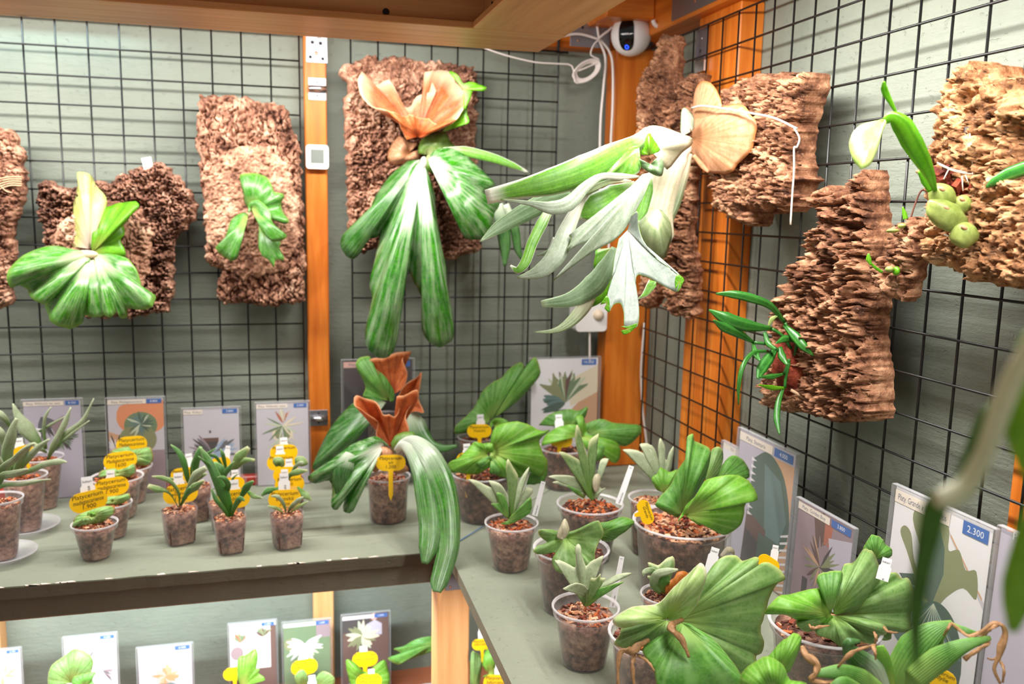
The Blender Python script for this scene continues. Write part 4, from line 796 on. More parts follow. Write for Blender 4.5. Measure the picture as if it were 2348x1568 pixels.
# ------------------------------------------------------------------ pots
def chips(c, R, n, size, seed, h=.004):
    """loose chips heaped on the pot's surface"""
    rr = random.Random(seed); ms = []; mi = []
    for i in range(n):
        a = rr.random()*6.283; q = R*math.sqrt(rr.random())*.98; z = h*(1-(q/R)**2)+rr.uniform(0, .35)*size
        ax = norm([rr.uniform(-1, 1), rr.uniform(-1, 1), rr.uniform(-.5, .5)]); b = norm(np.cross(ax, (rr.uniform(-.6, .6), rr.uniform(-.6, .6), 1))); e = np.cross(ax, b)
        ms.append(obox((c[0]+q*math.cos(a), c[1]+q*math.sin(a), c[2]+z), ax, b, e, size*rr.uniform(.7, 1.9), size*rr.uniform(.3, .8), size*rr.uniform(.15, .5)))
        mi += [rr.choice((0, 0, 1, 2, 3, 4))]*6
    m = merge(ms); return m[0], m[1], {'mi': mi}
CHIPSETS = {'pale': ['chip_tan', 'chip_orange', 'chip_red', 'chip_pale', 'chip_brown'], 'orange': ['chip_orange', 'chip_tan', 'chip_red', 'chip_orange', 'chip_brown'], 'dark': ['chip_brown', 'chip_red', 'chip_orange', 'chip_brown', 'chip_tan']}
NP = [0]
def pot_world(label, O, r0, r1, H, sq=0.0, chipset='pale', name='potted_fern', fill=.9, soil='soil', rot=.0, group='potted ferns on the shelves', nch=None, lip=True):
    """clear plastic pot standing at O: base radius r0, rim radius r1, height H"""
    t = thing(name, label, 'potted plant', tuple(O), group); NP[0] += 1
    lipH = min(.010, H*.16); rn_ = r1*.94
    f = lambda z: r0+(rn_-r0)*z/H
    n = 32 if not sq else 40
    sh = obj('pot', lathe([(r0*.93, .0002), (r0, .002), (f(H-lipH), H-lipH)]+([(r1*.985, H-lipH+.0008)] if lip else []) + [(r1*(1 if lip else .95), H)], O, n, sq, rot), 'clear_pot', t, smooth=True)
    if lip: obj('rim', lathe([(r1*.955, H-.0016), (r1*1.0, H-.0018), (r1*1.035, H-.0004), (r1*1.03, H+.0012), (r1*.985, H+.0016), (r1*.955, H-.0016)], O, n, sq, rot, False), 'milky_rim', sh, smooth=True)
    hs = H*fill
    obj('soil', lathe([(r0*.90, .0016), (r0*.955, .004)]+[(f(hs*k/4)*.955, hs*k/4) for k in range(1, 5)]+[(f(hs)*.6, hs+.002), (.001, hs+.003)], O, n, sq, rot), soil, t, smooth=True)
    sz = max(.0036, min(.007, r1*.12)); nn = nch or int(46+(r1/sz)**2*1.1)
    obj('bark_chips', chips((O[0], O[1], O[2]+hs), f(hs)*.93*(1.04 if sq else 1), nn, sz, NP[0]), CHIPSETS[chipset], t, kind='stuff')
    if sq:
        for k in range(4):
            a = rot+math.pi/4+k*math.pi/2
            for z0_, z1_ in ((.004, H*.42),):
                rr0, rr1 = (r0*1.17+.0005), (r0+(rn_-r0)*.42)*1.17+.0005
                obj('slot', tube([(O[0]+rr0*math.cos(a), O[1]+rr0*math.sin(a), O[2]+z0_), (O[0]+rr1*math.cos(a), O[1]+rr1*math.sin(a), O[2]+z1_)], .0009, 6, 1), 'chip_brown', sh)
    return t, np.array([O[0], O[1], O[2]+hs])
def potpx(label, cx, ry, rw, by, bw, Z=ZS, **k):
    """pot read from the photo: rim centre (cx, ry) and width, lowest base line by and base width -> real size on the shelf"""
    g = onZ(cx, by, Z); hd = norm([g[0], g[1], 0])
    r0 = bw/2/FPX*dep(g); c = g+hd*r0*.95; r0 = bw/2/FPX*dep(c)
    zt = Z+.05
    for _ in range(12):     # height whose rim centre falls on ry
        v = np.array([c[0], c[1], zt])-CAM; zz = v@fwd; py = 784-FPX*(v@up)/zz
        zt += (py-ry)/FPX*zz
    H = zt-Z; r1 = rw/2/FPX*dep((c[0], c[1], zt))
    # slide so that the rim centre's px matches cx
    v = np.array([c[0], c[1], zt])-CAM; px = 1174+FPX*(v@right)/(v@fwd); c = c+right*(cx-px)/FPX*(v@fwd); c[2] = Z
    t, top = pot_world(label, (c[0], c[1], Z+.0004), r0, r1, H, **k)
    return t, dep(top), top
def saucer(label, c, R):
    t = thing('saucer', label, 'saucer', (c[0], c[1], ZS), 'clear saucers')
    obj('dish', lathe([(R*.55, .0002), (R*.62, .0012), (R*.92, .011), (R*1.0, .0122), (R*.99, .0135), (R*.90, .0125), (R*.60, .003), (.002, .003)], (c[0], c[1], ZS+.0002), 40), 'saucer_clear', t, smooth=True)
def R(parent, K, d, items, mat, th=.0011, name='frond', lean=-.02, arc=-.008, curl=.3, tw=0.0):
    """several strap fronds of one plant"""
    for it in items:
        pts, wd = it[0], it[1]; m = it[2] if len(it) > 2 and it[2] else mat; dd = it[3] if len(it) > 3 else 0; ln = it[4] if len(it) > 4 else lean
        leaf(name, ribbon(K, pts, wd, d+dd, ln, arc, curl, tw), m, parent, th)
# --- back shelf: grey antler ferns at the near end, on saucers
SG = 'grey green antler ferns'
tC, dC, _ = potpx('grey antler fern in a clear pot without saucer, by the first card', 95, 1048, 92, 1171, 54, group=SG, chipset='orange')
R(tC, T6, dC, [([(400, 560), (450, 440), (540, 260), (592, 122)], [20, 48, 46, 8]), ([(430, 500), (560, 345), (690, 235), (785, 48)], [26, 52, 34, 5]), ([(450, 470), (600, 345), (748, 233)], [16, 22, 5]), ([(385, 470), (368, 310), (380, 200), (430, 118)], [18, 26, 24, 6]), ([(330, 325), (430, 265), (542, 200)], [18, 22, 5]), ([(370, 480), (300, 400), (220, 300), (150, 190), (108, 92)], [24, 80, 125, 60, 10]), ([(390, 500), (340, 470), (280, 420)], [14, 36, 20])], 'sage')
tB, dB, pB = potpx('grey antler fern in a clear pot standing on a saucer, long horizontal frond', 55, 1090, 96, 1222, 58, Z=ZS+.0036, group=SG, chipset='orange')
R(tB, T6, dB, [([(150, 690), (280, 640), (400, 592), (500, 578), (560, 580)], [30, 44, 50, 44, 8]), ([(120, 690), (180, 540), (240, 450), (290, 425)], [40, 60, 40, 20]), ([(160, 640), (240, 540), (330, 450), (415, 388)], [40, 62, 44, 12]), ([(100, 680), (60, 520), (90, 380), (110, 290), (140, 215)], [50, 90, 84, 50, 24]), ([(120, 660), (40, 420), (0, 330), (-60, 260)], [50, 60, 60, 30]), ([(90, 300), (50, 230), (0, 180), (-40, 150)], [10, 44, 56, 30], None, .03)], 'sage')
tA, dA, pA = potpx('grey antler fern pot cut by the edge, on the nearest saucer', -3, 1143, 100, 1288, 62, Z=ZS+.0036, group=SG, chipset='pale')
R(tA, T6, dA, [([(-20, 800), (20, 700), (110, 680), (200, 655), (240, 640)], [30, 60, 60, 40, 10], None, -.02), ([(-30, 800), (60, 770), (180, 765), (300, 745), (424, 724)], [30, 34, 40, 34, 8], None, -.02), ([(-20, 780), (20, 640), (120, 560), (200, 480), (285, 425)], [40, 60, 54, 40, 12], None, -.02), ([(-30, 760), (-10, 600), (-50, 480)], [40, 70, 20])], 'sage')
saucer('clear plastic saucer under the middle antler fern pot', pB, 70/FPX*dB); saucer('clear plastic saucer under the antler fern pot at the edge', pA, 74/FPX*dA)
# --- madagascariense
MG = 'small madagascar ferns'
def mad(label, px, K, base, out, **k):
    t, d, top = potpx(label, *px, group=MG, soil='soil', **k)
    leaf('frond', fan(K, base, out, d, .0, -.018, .003, 5, 9, nz=.6), 'madagascar', t); return t, d
t, d = mad('madagascar fern in the lidless front pot, pale lumpy leaf over its rim', (217, 1200, 98, 1288, 62), T2, (720, 1230), [(230, 1560), (180, 1500), (215, 1410), (270, 1280), (420, 1180), (600, 1110), (900, 1010), (1100, 970), (1280, 962), (1368, 1040), (1340, 1160), (1200, 1290), (1040, 1400), (760, 1480), (500, 1560), (300, 1585), (235, 1565)])
leaf('frond', fan(T2, (560, 1390), [(430, 1380), (480, 1300), (580, 1290), (690, 1330), (640, 1420), (520, 1480), (450, 1450)], d-.028, 0, -.004, .001, 3, 5), 'madagascar', t)
leaf('frond', fan(T2, (720, 1210), [(600, 1220), (630, 1140), (720, 1130), (830, 1170), (820, 1240), (700, 1270)], d-.026, 0, -.005, .001, 3, 5), 'shield_fresh', t)
mad('madagascar fern in the second pot, leaf edged with dry brown', (255, 1153, 88, 1239, 58), T2, (1300, 830), [(1030, 970), (1060, 850), (1130, 750), (1250, 700), (1500, 680), (1640, 640), (1760, 620), (1810, 740), (1740, 800), (1500, 920), (1250, 975), (1060, 985)])
mad('madagascar fern in the third and widest pot of its row', (268, 1093, 112, 1196, 75), Q1, (880, 665), [(735, 705), (750, 655), (800, 640), (860, 632), (880, 645), (950, 625), (1005, 598), (1015, 660), (960, 700), (880, 710), (780, 715)], chipset='orange')
mad('madagascar fern at the back of its row, against the orange pot card', (295, 1069, 100, 1160, 66), Q1, (1000, 540), [(815, 512), (880, 480), (960, 468), (980, 490), (1060, 480), (1132, 478), (1142, 570), (1100, 610), (1015, 605), (1000, 570), (860, 540)], chipset='orange')
# --- young strap ferns in square pots
SQ = dict(sq=2.4, lip=False, group='young ferns in square pots')
YG_ = 'young_green'
t, d, _ = potpx('young strap fern behind the square pot with the forked fern, back of the middle row', 528, 1094, 66, 1195, 48, rot=.5, **SQ)
R(t, T3, d, [([(1110, 400), (1150, 300), (1220, 160), (1340, 32)], [40, 90, 150, 50], 'sage_green'), ([(1130, 380), (1200, 280), (1290, 205), (1420, 200)], [30, 50, 70, 26], 'sage_green'), ([(1050, 380), (1010, 200), (990, 120), (960, 52)], [20, 50, 50, 8]), ([(1040, 370), (900, 160), (780, 130), (910, 40)], [20, 40, 40, 10])], YG_)
t, d, _ = potpx('young strap fern half hidden behind the left rim of the forked fern pot', 513, 1146, 72, 1223, 50, rot=.3, **SQ)
R(t, T3, d, [([(1020, 640), (1000, 450), (950, 320), (872, 235)], [20, 80, 130, 50]), ([(1030, 640), (1010, 430), (1070, 320), (1142, 215)], [20, 60, 66, 6]), ([(1060, 640), (1120, 460), (1200, 380)], [14, 26, 6])], YG_)
t, d, _ = potpx('young strap fern in a square pot behind the pale bladed fern', 447, 1106, 72, 1200, 50, rot=.3, **SQ)
R(t, T3, d, [([(560, 560), (520, 430), (470, 220), (400, 90), (300, -5)], [30, 60, 84, 60, 14]), ([(570, 540), (570, 400), (580, 260), (652, 80)], [14, 20, 26, 24]), ([(600, 540), (630, 300), (660, 140), (700, 20)], [30, 80, 84, 40]), ([(620, 500), (700, 420), (780, 380)], [20, 60, 20], 'sage_green'), ([(540, 560), (420, 470), (240, 440)], [14, 40, 20], 'sage_green')], YG_)
t, d, _ = potpx('young strap fern in a square pot, pale blades spread low to both sides', 410, 1163, 79, 1252, 60, rot=.35, **SQ)
R(t, T3, d, [([(400, 830), (320, 690), (240, 615), (120, 590), (-5, 545)], [8, 12, 36, 92, 60], 'sage_green'), ([(415, 820), (405, 640), (310, 500), (190, 440), (48, 420)], [8, 30, 50, 60, 16], 'sage_green'), ([(440, 810), (520, 650), (620, 560), (745, 470)], [10, 60, 110, 26], 'sage_green'), ([(430, 800), (540, 560), (640, 400), (770, 300)], [10, 50, 118, 60], 'sage'), ([(420, 810), (480, 700), (540, 600), (560, 560)], [8, 40, 50, 20])], YG_)
t, d, _ = potpx('young strap fern in a square pot with one broad dark forked blade', 526, 1180, 77, 1273, 56, rot=.2, **SQ)
R(t, T3, d, [([(1090, 1000), (1065, 820), (1000, 640), (930, 490), (860, 330), (780, 180), (688, 28)], [22, 110, 160, 130, 110, 96, 22]), ([(860, 330), (760, 230), (668, 150)], [50, 40, 6], None, -.012), ([(1040, 600), (1060, 520), (1000, 440), (920, 430)], [90, 70, 60, 8], None, -.01), ([(1080, 980), (1000, 850), (900, 720), (838, 575)], [14, 50, 60, 8]), ([(1100, 990), (1150, 830), (1220, 720), (1285, 740)], [16, 60, 80, 20]), ([(1210, 740), (1300, 580), (1350, 520), (1405, 480)], [30, 100, 70, 24]), ([(1310, 600), (1400, 680), (1530, 712)], [30, 64, 8], 'sage_green')], YG_)
t, d, _ = potpx('young fern with round leaves at the back of the tag crowded row', 662, 1085, 68, 1178, 48, rot=.2, **SQ)
leaf('frond', fan(T3, (1740, 280), [(1700, 290), (1660, 230), (1680, 170), (1740, 158), (1800, 190), (1812, 260), (1790, 300)], d-.03, 0, -.006, 0, 2, 6), 'sage_green', t)
leaf('frond', fan(T3, (2000, 280), [(1960, 260), (1950, 190), (2000, 150), (2080, 165), (2125, 240), (2100, 270), (2040, 285)], d-.01, 0, -.006, 0, 2, 6), 'sage_green', t)
t, d, _ = potpx('young fern with a pale finger leaf in the middle of the tag crowded row', 660, 1128, 72, 1219, 50, rot=.3, **SQ)
R(t, T3, d, [([(1860, 480), (1890, 400), (1990, 360), (2125, 340)], [20, 60, 90, 20], 'sage_green'), ([(1880, 420), (1960, 290), (2030, 240), (2065, 245)], [14, 46, 56, 30], 'sage'), ([(1820, 520), (1700, 600), (1600, 610), (1508, 670)], [20, 70, 90, 30], 'young_green'), ([(1990, 560), (2060, 640), (2110, 680), (2168, 735)], [20, 80, 90, 20], 'sage_green')], YG_)
t, d, _ = potpx('young fern in a square pot with four short pale leaves, front of its row', 657, 1172, 75, 1262, 58, rot=.3, **SQ)
R(t, T3, d, [([(1840, 920), (1800, 780), (1720, 690), (1635, 680)], [10, 40, 52, 16], 'sage'), ([(1850, 910), (1920, 810), (2000, 740), (2065, 690)], [10, 56, 66, 16], 'sage'), ([(1880, 910), (2000, 820), (2130, 752)], [10, 46, 12], 'shield_pale'), ([(1810, 910), (1700, 840), (1588, 812)], [10, 44, 10], 'shield_pale')], YG_)
# --- big brown shield ferns in the middle
BG = 'brown shield ferns'
t, d, _ = potpx('brown shield fern standing behind the other, green hooded shield', 888, 954, 96, 1120, 78, group=BG)
leaf('shield_frond', fan(Q2, (520, 375), [(400, 350), (355, 352), (372, 280), (322, 180), (314, 140), (340, 108), (400, 103), (430, 170), (500, 230), (552, 320), (545, 385)], d, -.02, -.02, .004, 2), 'shield_mid', t, label='green hooded shield')
leaf('shield_frond', fan(Q2, (540, 340), [(470, 230), (420, 150), (398, 118), (470, 110), (560, 80), (652, 68), (642, 92), (602, 112), (632, 200), (622, 262), (590, 310)], d-.006, -.02, .01, .004, 2), 'shield_rust', t, label='rust brown dry shield')
leaf('shield_frond', fan(Q2, (590, 400), [(575, 360), (600, 300), (640, 260), (690, 232), (722, 198), (708, 300), (700, 360), (735, 445), (690, 440), (650, 450)], d-.02, -.03, .01, .006, 3), 'shield_rust', t, label='rust brown dry shield')
leaf('frond', fan(Q2, (500, 385), [(440, 355), (330, 370), (240, 440), (140, 570), (60, 740), (48, 800), (110, 810), (190, 770), (270, 680), (330, 540), (400, 440), (480, 420)], d-.015, -.03, -.04, .006, 2, 12), 'frond_dark', t)
leaf('frond', ribbon(Q2, [(640, 430), (680, 520), (720, 600), (790, 655), (860, 670), (940, 655)], [40, 130, 120, 60, 44, 20], d-.02, -.02, -.01, .3), 'frond_dark', t)
t, d, _ = potpx('brown shield fern in front with a long striped frond hanging over the shelf edge', 890, 1091, 100, 1204, 84, group=BG)
leaf('shield_frond', fan(Q2, (530, 660), [(445, 620), (440, 560), (447, 500), (372, 450), (335, 420), (303, 400), (310, 342), (370, 362), (432, 380), (462, 420), (482, 462), (520, 462), (560, 470), (585, 420), (568, 350), (610, 345), (692, 308), (702, 360), (680, 380), (640, 420), (622, 480), (642, 560), (600, 620), (560, 660)], d-.01, -.03, .016, .010, 4, 12), 'shield_rust', t, label='rust brown ragged shield')
leaf('shield_frond', fan(Q2, (545, 690), [(530, 640), (560, 590), (620, 568), (680, 575), (682, 620), (640, 625), (590, 660), (560, 700)], d-.022, -.01, -.012, .002, 2, 7), 'shield_green', t, label='green base shield')
leaf('shield_frond', fan(Q2, (500, 760), [(440, 820), (400, 790), (430, 700), (480, 660), (540, 690), (560, 760), (620, 770), (635, 810), (560, 830)], d-.026, 0, -.012, .003, 3, 7), 'shield_tan', t)
leaf('frond', fan(Q2, (490, 650), [(520, 655), (470, 610), (420, 598), (350, 622), (280, 652), (160, 742), (20, 842), (62, 886), (150, 868), (168, 950), (163, 1030), (200, 1047), (246, 960), (236, 1060), (298, 1056), (330, 932), (382, 832), (422, 762), (470, 700)], d-.02, -.05, -.04, .008, 3, 13, pw=1.0), 'frond_bloom_glare', t)
leaf('frond', ribbon(Q2, [(280, 700), (240, 790), (225, 880), (225, 975)], [60, 130, 110, 60], d-.075, 0, -.01, .4), 'frond_dark', t)
leaf('frond', merge([ribbon(Q2, [(560, 690), (600, 655), (660, 690), (720, 800), (755, 950), (775, 1100), (775, 1200), (762, 1290), (740, 1385)], [30, 60, 90, 130, 150, 150, 140, 120, 40], d-.028, -.185, -.03, .25), ribbon(Q2, [(560, 685), (610, 640), (680, 640), (760, 720), (830, 860), (872, 1020), (885, 1180), (882, 1300), (852, 1420), (828, 1500), (815, 1560)], [30, 60, 100, 150, 170, 160, 150, 136, 120, 110, 50], d-.030, -.205, -.03, .25)]), 'frond_bloom_glare', t, label='long striped two strap frond hanging over the shelf edge')
# --- broad green shield ferns in the corner
t, d, _ = potpx('upright green shield fern at the back, small pot by the wire grid', 1092, 1002, 84, 1102, 66, group='green shield ferns', chipset='dark')
leaf('shield_frond', fan(Q2, (1150, 490), [(1090, 560), (1040, 565), (930, 582), (935, 530), (1000, 470), (1060, 400), (1090, 330), (1150, 270), (1220, 230), (1260, 180), (1330, 138), (1352, 170), (1300, 280), (1250, 350), (1185, 470)], d, -.01, -.02, .006, 3, 11), 'shield_mid', t)
leaf('shield_frond', fan(Q2, (1170, 480), [(1230, 385), (1300, 300), (1340, 200), (1392, 130), (1432, 108), (1457, 200), (1420, 262), (1330, 362), (1240, 435)], d-.014, -.01, -.015, .004, 2, 10), 'shield_mid', t)
leaf('shield_frond', fan(Q2, (1170, 520), [(1140, 560), (1150, 500), (1200, 480), (1260, 505), (1240, 560), (1180, 590)], d-.01, -.02, -.01, .002, 2, 7), 'shield_fresh', t)
t, d, _ = potpx('green shield fern before the corner post, broad leaf reaching past the tall card', 1292, 1026, 110, 1128, 86, group='green shield ferns', chipset='dark', soil='soil_dark')
leaf('shield_frond', fan(Q3, (330, 250), [(110, 235), (180, 160), (330, 118), (400, 130), (462, 98), (450, 160), (430, 205), (400, 250)], d+.02, .0, -.01, .004, 2, 8), 'shield_mid', t)
leaf('shield_frond', fan(Q3, (460, 290), [(430, 235), (550, 188), (650, 218), (740, 225), (842, 240), (832, 310), (740, 385), (660, 362), (560, 335)], d-.01, -.01, -.02, .005, 2, 10), 'shield_mid', t)
leaf('shield_frond', fan(Q3, (420, 310), [(130, 382), (150, 320), (230, 258), (330, 228), (420, 235), (390, 200), (380, 170), (425, 165), (445, 215), (470, 300), (600, 330), (690, 375), (692, 470), (660, 508), (600, 470), (520, 400), (480, 420), (400, 360)], d-.03, -.02, -.025, .008, 3, 12), 'shield_fresh', t)
leaf('shield_frond', fan(Q3, (520, 400), [(480, 410), (530, 370), (600, 380), (600, 440), (540, 490), (490, 460)], d-.055, 0, -.01, .002, 2, 6), 'shield_mid', t)
t, d, _ = potpx('green shield fern in a wide dark pot, bright spreading leaf, middle of the corner', 1106, 1083, 144, 1205, 100, group='green shield ferns', chipset='dark', soil='soil_dark')
leaf('shield_frond', fan(Q2, (1400, 800), [(1340, 880), (1380, 780), (1450, 740), (1500, 740), (1490, 860), (1440, 890), (1370, 895)], d-.02, 0, -.01, .004, 2, 7), 'shield_mid', t)
leaf('shield_frond', fan(Q2, (1150, 690), [(1150, 600), (1180, 540), (1280, 503), (1380, 520), (1460, 562), (1517, 558), (1450, 620), (1472, 700), (1502, 760), (1462, 845), (1390, 800), (1330, 850), (1250, 852), (1180, 832), (1130, 762)], d-.02, -.03, -.03, .008, 3, 12), 'shield_fresh', t)
leaf('shield_frond', fan(Q2, (1130, 700), [(1150, 780), (1060, 830), (960, 820), (900, 815), (888, 762), (960, 722), (1020, 660), (1050, 630), (1100, 640), (1160, 640), (1165, 690)], d-.03, -.025, -.03, .006, 4, 11), 'shield_fresh', t)
leaf('shield_frond', fan(Q2, (1150, 740), [(1100, 800), (1060, 770), (1090, 740), (1140, 720), (1190, 770), (1210, 830), (1140, 825)], d-.05, -.01, -.008, .002, 3, 6), 'shield_mid', t)
# ------------------------------------------------------------------ side shelf
AG = 'antler ferns on the side shelf'
t, d, _ = potpx('sage antler fern in a clear pot beside the blue pencil line', 1173, 1198, 121, 1316, 82, group=AG, chipset='orange')
leaf('frond', fan(Q2, (1265, 1115), [(1235, 1080), (1190, 1020), (1150, 1012), (1190, 990), (1110, 930), (1060, 885), (1008, 860), (1060, 868), (1130, 903), (1190, 920), (1150, 880), (1138, 866), (1200, 885), (1240, 930), (1265, 1000), (1280, 1080)], d, -.02, -.008, .002, 2), 'sage', t)
leaf('frond', fan(Q2, (1275, 1110), [(1255, 1000), (1270, 900), (1245, 800), (1256, 733), (1290, 790), (1318, 840), (1312, 900), (1297, 1000), (1292, 1090)], d-.006, -.004, -.004, .001, 2), 'sage_green', t)
leaf('frond', fan(Q2, (1285, 1110), [(1290, 1010), (1310, 940), (1335, 860), (1388, 783), (1365, 870), (1345, 932), (1365, 935), (1370, 908), (1413, 930), (1375, 980), (1345, 1030), (1310, 1100)], d+.004, .01, -.006, .002, 2), 'sage', t)
leaf('frond', fan(Q2, (1250, 1120), [(1280, 1080), (1340, 1050), (1380, 1010), (1395, 968), (1406, 1020), (1390, 1070), (1330, 1110), (1260, 1142), (1208, 1136)], d-.014, -.008, -.004, .001, 2), 'shield_mid', t)
leaf('frond', fan(Q2, (1255, 1105), [(1215, 1060), (1150, 1012), (1196, 1006), (1184, 944), (1225, 955), (1247, 1000), (1262, 1080)], d-.010, -.008, -.004, .001, 2), 'shield_mid', t)
t, d, _ = potpx('tall sage antler fern in a wide pot with orange chips, by the corner', 1353, 1155, 150, 1298, 100, group=AG, chipset='orange', soil='soil_dark')
leaf('frond', fan(Q3, (480, 735), [(440, 740), (400, 690), (340, 652), (260, 652), (208, 645), (250, 627), (178, 604), (230, 592), (330, 595), (400, 620), (450, 660), (485, 712)], d, -.02, -.006, .002, 2), 'sage', t)
leaf('frond', fan(Q3, (490, 775), [(455, 740), (445, 650), (410, 540), (370, 500), (300, 460), (256, 427), (300, 430), (360, 460), (410, 490), (415, 498), (385, 400), (370, 300), (385, 233), (405, 260), (425, 350), (460, 440), (470, 480), (465, 400), (480, 340), (542, 294), (515, 350), (500, 420), (490, 500), (505, 600), (520, 700), (515, 765)], d-.008, -.006, -.006, .001, 2, 12), 'sage_green', t)
leaf('frond', fan(Q3, (502, 755), [(500, 700), (510, 620), (545, 580), (550, 500), (575, 475), (614, 474), (600, 492), (575, 510), (565, 560), (545, 640), (560, 690), (593, 683), (560, 715), (530, 765)], d+.004, .006, -.004, .001, 2), 'sage', t)
leaf('frond', fan(Q3, (515, 715), [(500, 680), (500, 620), (520, 590), (548, 590), (555, 640), (540, 700)], d-.016, 0, -.004, 0, 2, 6), 'antler_cream', t)
R(t, Q3, d, [([(440, 750), (380, 712), (318, 668)], [24, 30, 5], 'shield_mid')], 'sage')
t, d, _ = potpx('small antler fern pot tucked behind the big leafy pot', 1500, 1142, 116, 1282, 92, group=AG)
leaf('frond', fan(Q3, (1000, 705), [(950, 650), (920, 590), (890, 510), (820, 450), (716, 412), (800, 410), (870, 440), (920, 480), (925, 420), (880, 395), (836, 374), (890, 363), (940, 400), (965, 470), (976, 482), (970, 390), (985, 324), (1015, 380), (1020, 470), (1035, 480), (1050, 430), (1079, 386), (1080, 430), (1065, 520), (1050, 580), (1040, 660)], d, -.004, -.006, .002, 2, 12), 'sage', t)
leaf('frond', fan(Q3, (1010, 720), [(960, 700), (920, 620), (960, 585), (985, 540), (1030, 560), (1060, 572), (1112, 553), (1085, 620), (1045, 700)], d-.012, 0, -.008, .002, 2, 7), 'shield_fresh', t)
t, d, _ = potpx('big clear pot heaped with pale chips, broad bright green upright leaves', 1565, 1196, 222, 1392, 180, group='green shield ferns', chipset='pale', soil='soil_dark', nch=420)
leaf('shield_frond', fan(Q3, (1400, 640), [(1385, 610), (1432, 520), (1502, 450), (1572, 480), (1622, 560), (1618, 612), (1520, 640)], d-.0, .02, -.01, .004, 2), 'shield_mid', t)
leaf('shield_frond', fan(Q3, (1320, 650), [(1300, 600), (1320, 540), (1345, 430), (1392, 388), (1432, 420), (1430, 500), (1385, 620)], d-.01, .01, -.01, .004, 2), 'shield_sage', t)
leaf('shield_frond', fan(Q3, (1140, 865), [(1110, 900), (958, 820), (970, 770), (1060, 660), (1110, 560), (1190, 442), (1200, 350), (1178, 320), (1220, 298), (1232, 350), (1322, 388), (1347, 440), (1322, 560), (1292, 650), (1222, 760), (1182, 860)], d-.03, -.01, -.035, .005, 3, 13), 'shield_mid', t)
leaf('shield_frond', fan(Q3, (1160, 880), [(1110, 925), (1150, 850), (1180, 800), (1260, 722), (1302, 640), (1380, 610), (1500, 590), (1560, 600), (1642, 660), (1682, 770), (1602, 790), (1582, 900), (1542, 970), (1440, 1022), (1340, 962), (1250, 945)], d-.05, -.05, -.035, .008, 3, 13), 'shield_fresh', t)
t, d, _ = potpx('wrinkled shield fern flopping over a dark pot, small pale heart leaf on top', 1310, 1257, 172, 1420, 122, group='green shield ferns', chipset='dark', soil='soil_dark')
leaf('shield_frond', fan(R3, (700, 280), [(700, 180), (740, 178), (820, 168), (930, 133), (1032, 170), (970, 242), (900, 290), (820, 342), (755, 335)], d+.01, -.02, -.02, .006, 2), 'shield_mid', t)
leaf('shield_frond', fan(R3, (440, 310), [(430, 270), (540, 240), (690, 168), (740, 182), (762, 280), (732, 340), (702, 400), (692, 540), (722, 562), (712, 612), (640, 590), (560, 610), (430, 622), (350, 592), (318, 512), (350, 442), (250, 452), (168, 440), (180, 392), (280, 352), (220, 302), (213, 240), (330, 245), (420, 275)], d-.03, -.035, -.014, .0035, 6, 13, nz=1.6), 'shield_sage', t)
leaf('frond', fan(R3, (425, 320), [(405, 332), (362, 300), (390, 222), (430, 147), (455, 180), (470, 242), (450, 295)], d-.05, 0, -.006, .001, 1, 7), 'antler_cream', t, label='small pale heart shaped leaf')
t, d, _ = potpx('small antler fern with a dead orange leaf, behind the huge pale leaf', 1528, 1363, 116, 1478, 88, group=AG, chipset='dark')
leaf('frond', fan(Q3, (1000, 1430), [(940, 1380), (890, 1320), (930, 1310), (895, 1220), (965, 1240), (1010, 1210), (1040, 1188), (1082, 1183), (1086, 1260), (1060, 1330), (1030, 1400)], d, 0, -.008, .002, 2), 'sage_green', t)
R(t, Q3, d, [([(990, 1440), (940, 1380), (960, 1310), (1040, 1285), (1112, 1272)], [40, 60, 60, 50, 10], 'sage', -.01), ([(960, 1300), (910, 1280), (870, 1290), (862, 1320)], [50, 44, 30, 10], 'sage', -.012), ([(1010, 1440), (1000, 1360), (1030, 1300)], [60, 110, 60], 'shield_mid', -.004)], 'sage')
leaf('frond', fan(Q3, (1020, 1450), [(1020, 1390), (1060, 1350), (1100, 1318), (1110, 1290), (1155, 1285), (1192, 1310), (1130, 1385), (1060, 1445)], d-.016, 0, -.006, .002, 2, 6), 'dead_orange', t, label='dead orange leaf')
R(t, Q3, d+.05, [([(1420, 1180), (1470, 1130), (1500, 1140), (1515, 1165)], [20, 40, 40, 8], 'antler_cream')], 'sage', lean=0)
t, d, _ = potpx('small antler fern in the nearest clear pot, pale chips showing', 1343, 1391, 152, 1544, 100, group=AG, chipset='pale', soil='soil', fill=.84)
leaf('frond', fan(R3, (608, 905), [(592, 860), (596, 800), (570, 740), (520, 670), (480, 600), (430, 560), (343, 508), (380, 503), (450, 530), (520, 565), (528, 470), (522, 400), (540, 363), (566, 380), (572, 440), (600, 530), (615, 552), (650, 520), (700, 490), (762, 464), (745, 492), (690, 560), (655, 620), (646, 700), (632, 780), (628, 880)], d, .0, -.006, .001, 2, 12), 'sage', t)
leaf('frond', fan(R3, (625, 820), [(590, 790), (540, 760), (480, 765), (417, 753), (460, 725), (520, 703), (570, 705), (610, 730), (640, 770)], d-.008, -.03, -.006, .001, 2), 'sage', t)
leaf('frond', fan(R3, (655, 790), [(680, 735), (780, 690), (880, 630), (995, 610), (985, 632), (900, 662), (790, 712), (700, 770)], d+.002, .012, -.004, .001, 2), 'sage', t)
leaf('frond', fan(R3, (605, 905), [(640, 830), (645, 800), (720, 750), (800, 725), (880, 700), (935, 690), (890, 715), (800, 760), (720, 830), (650, 890)], d-.006, -.012, -.004, .001, 2), 'shield_mid', t)
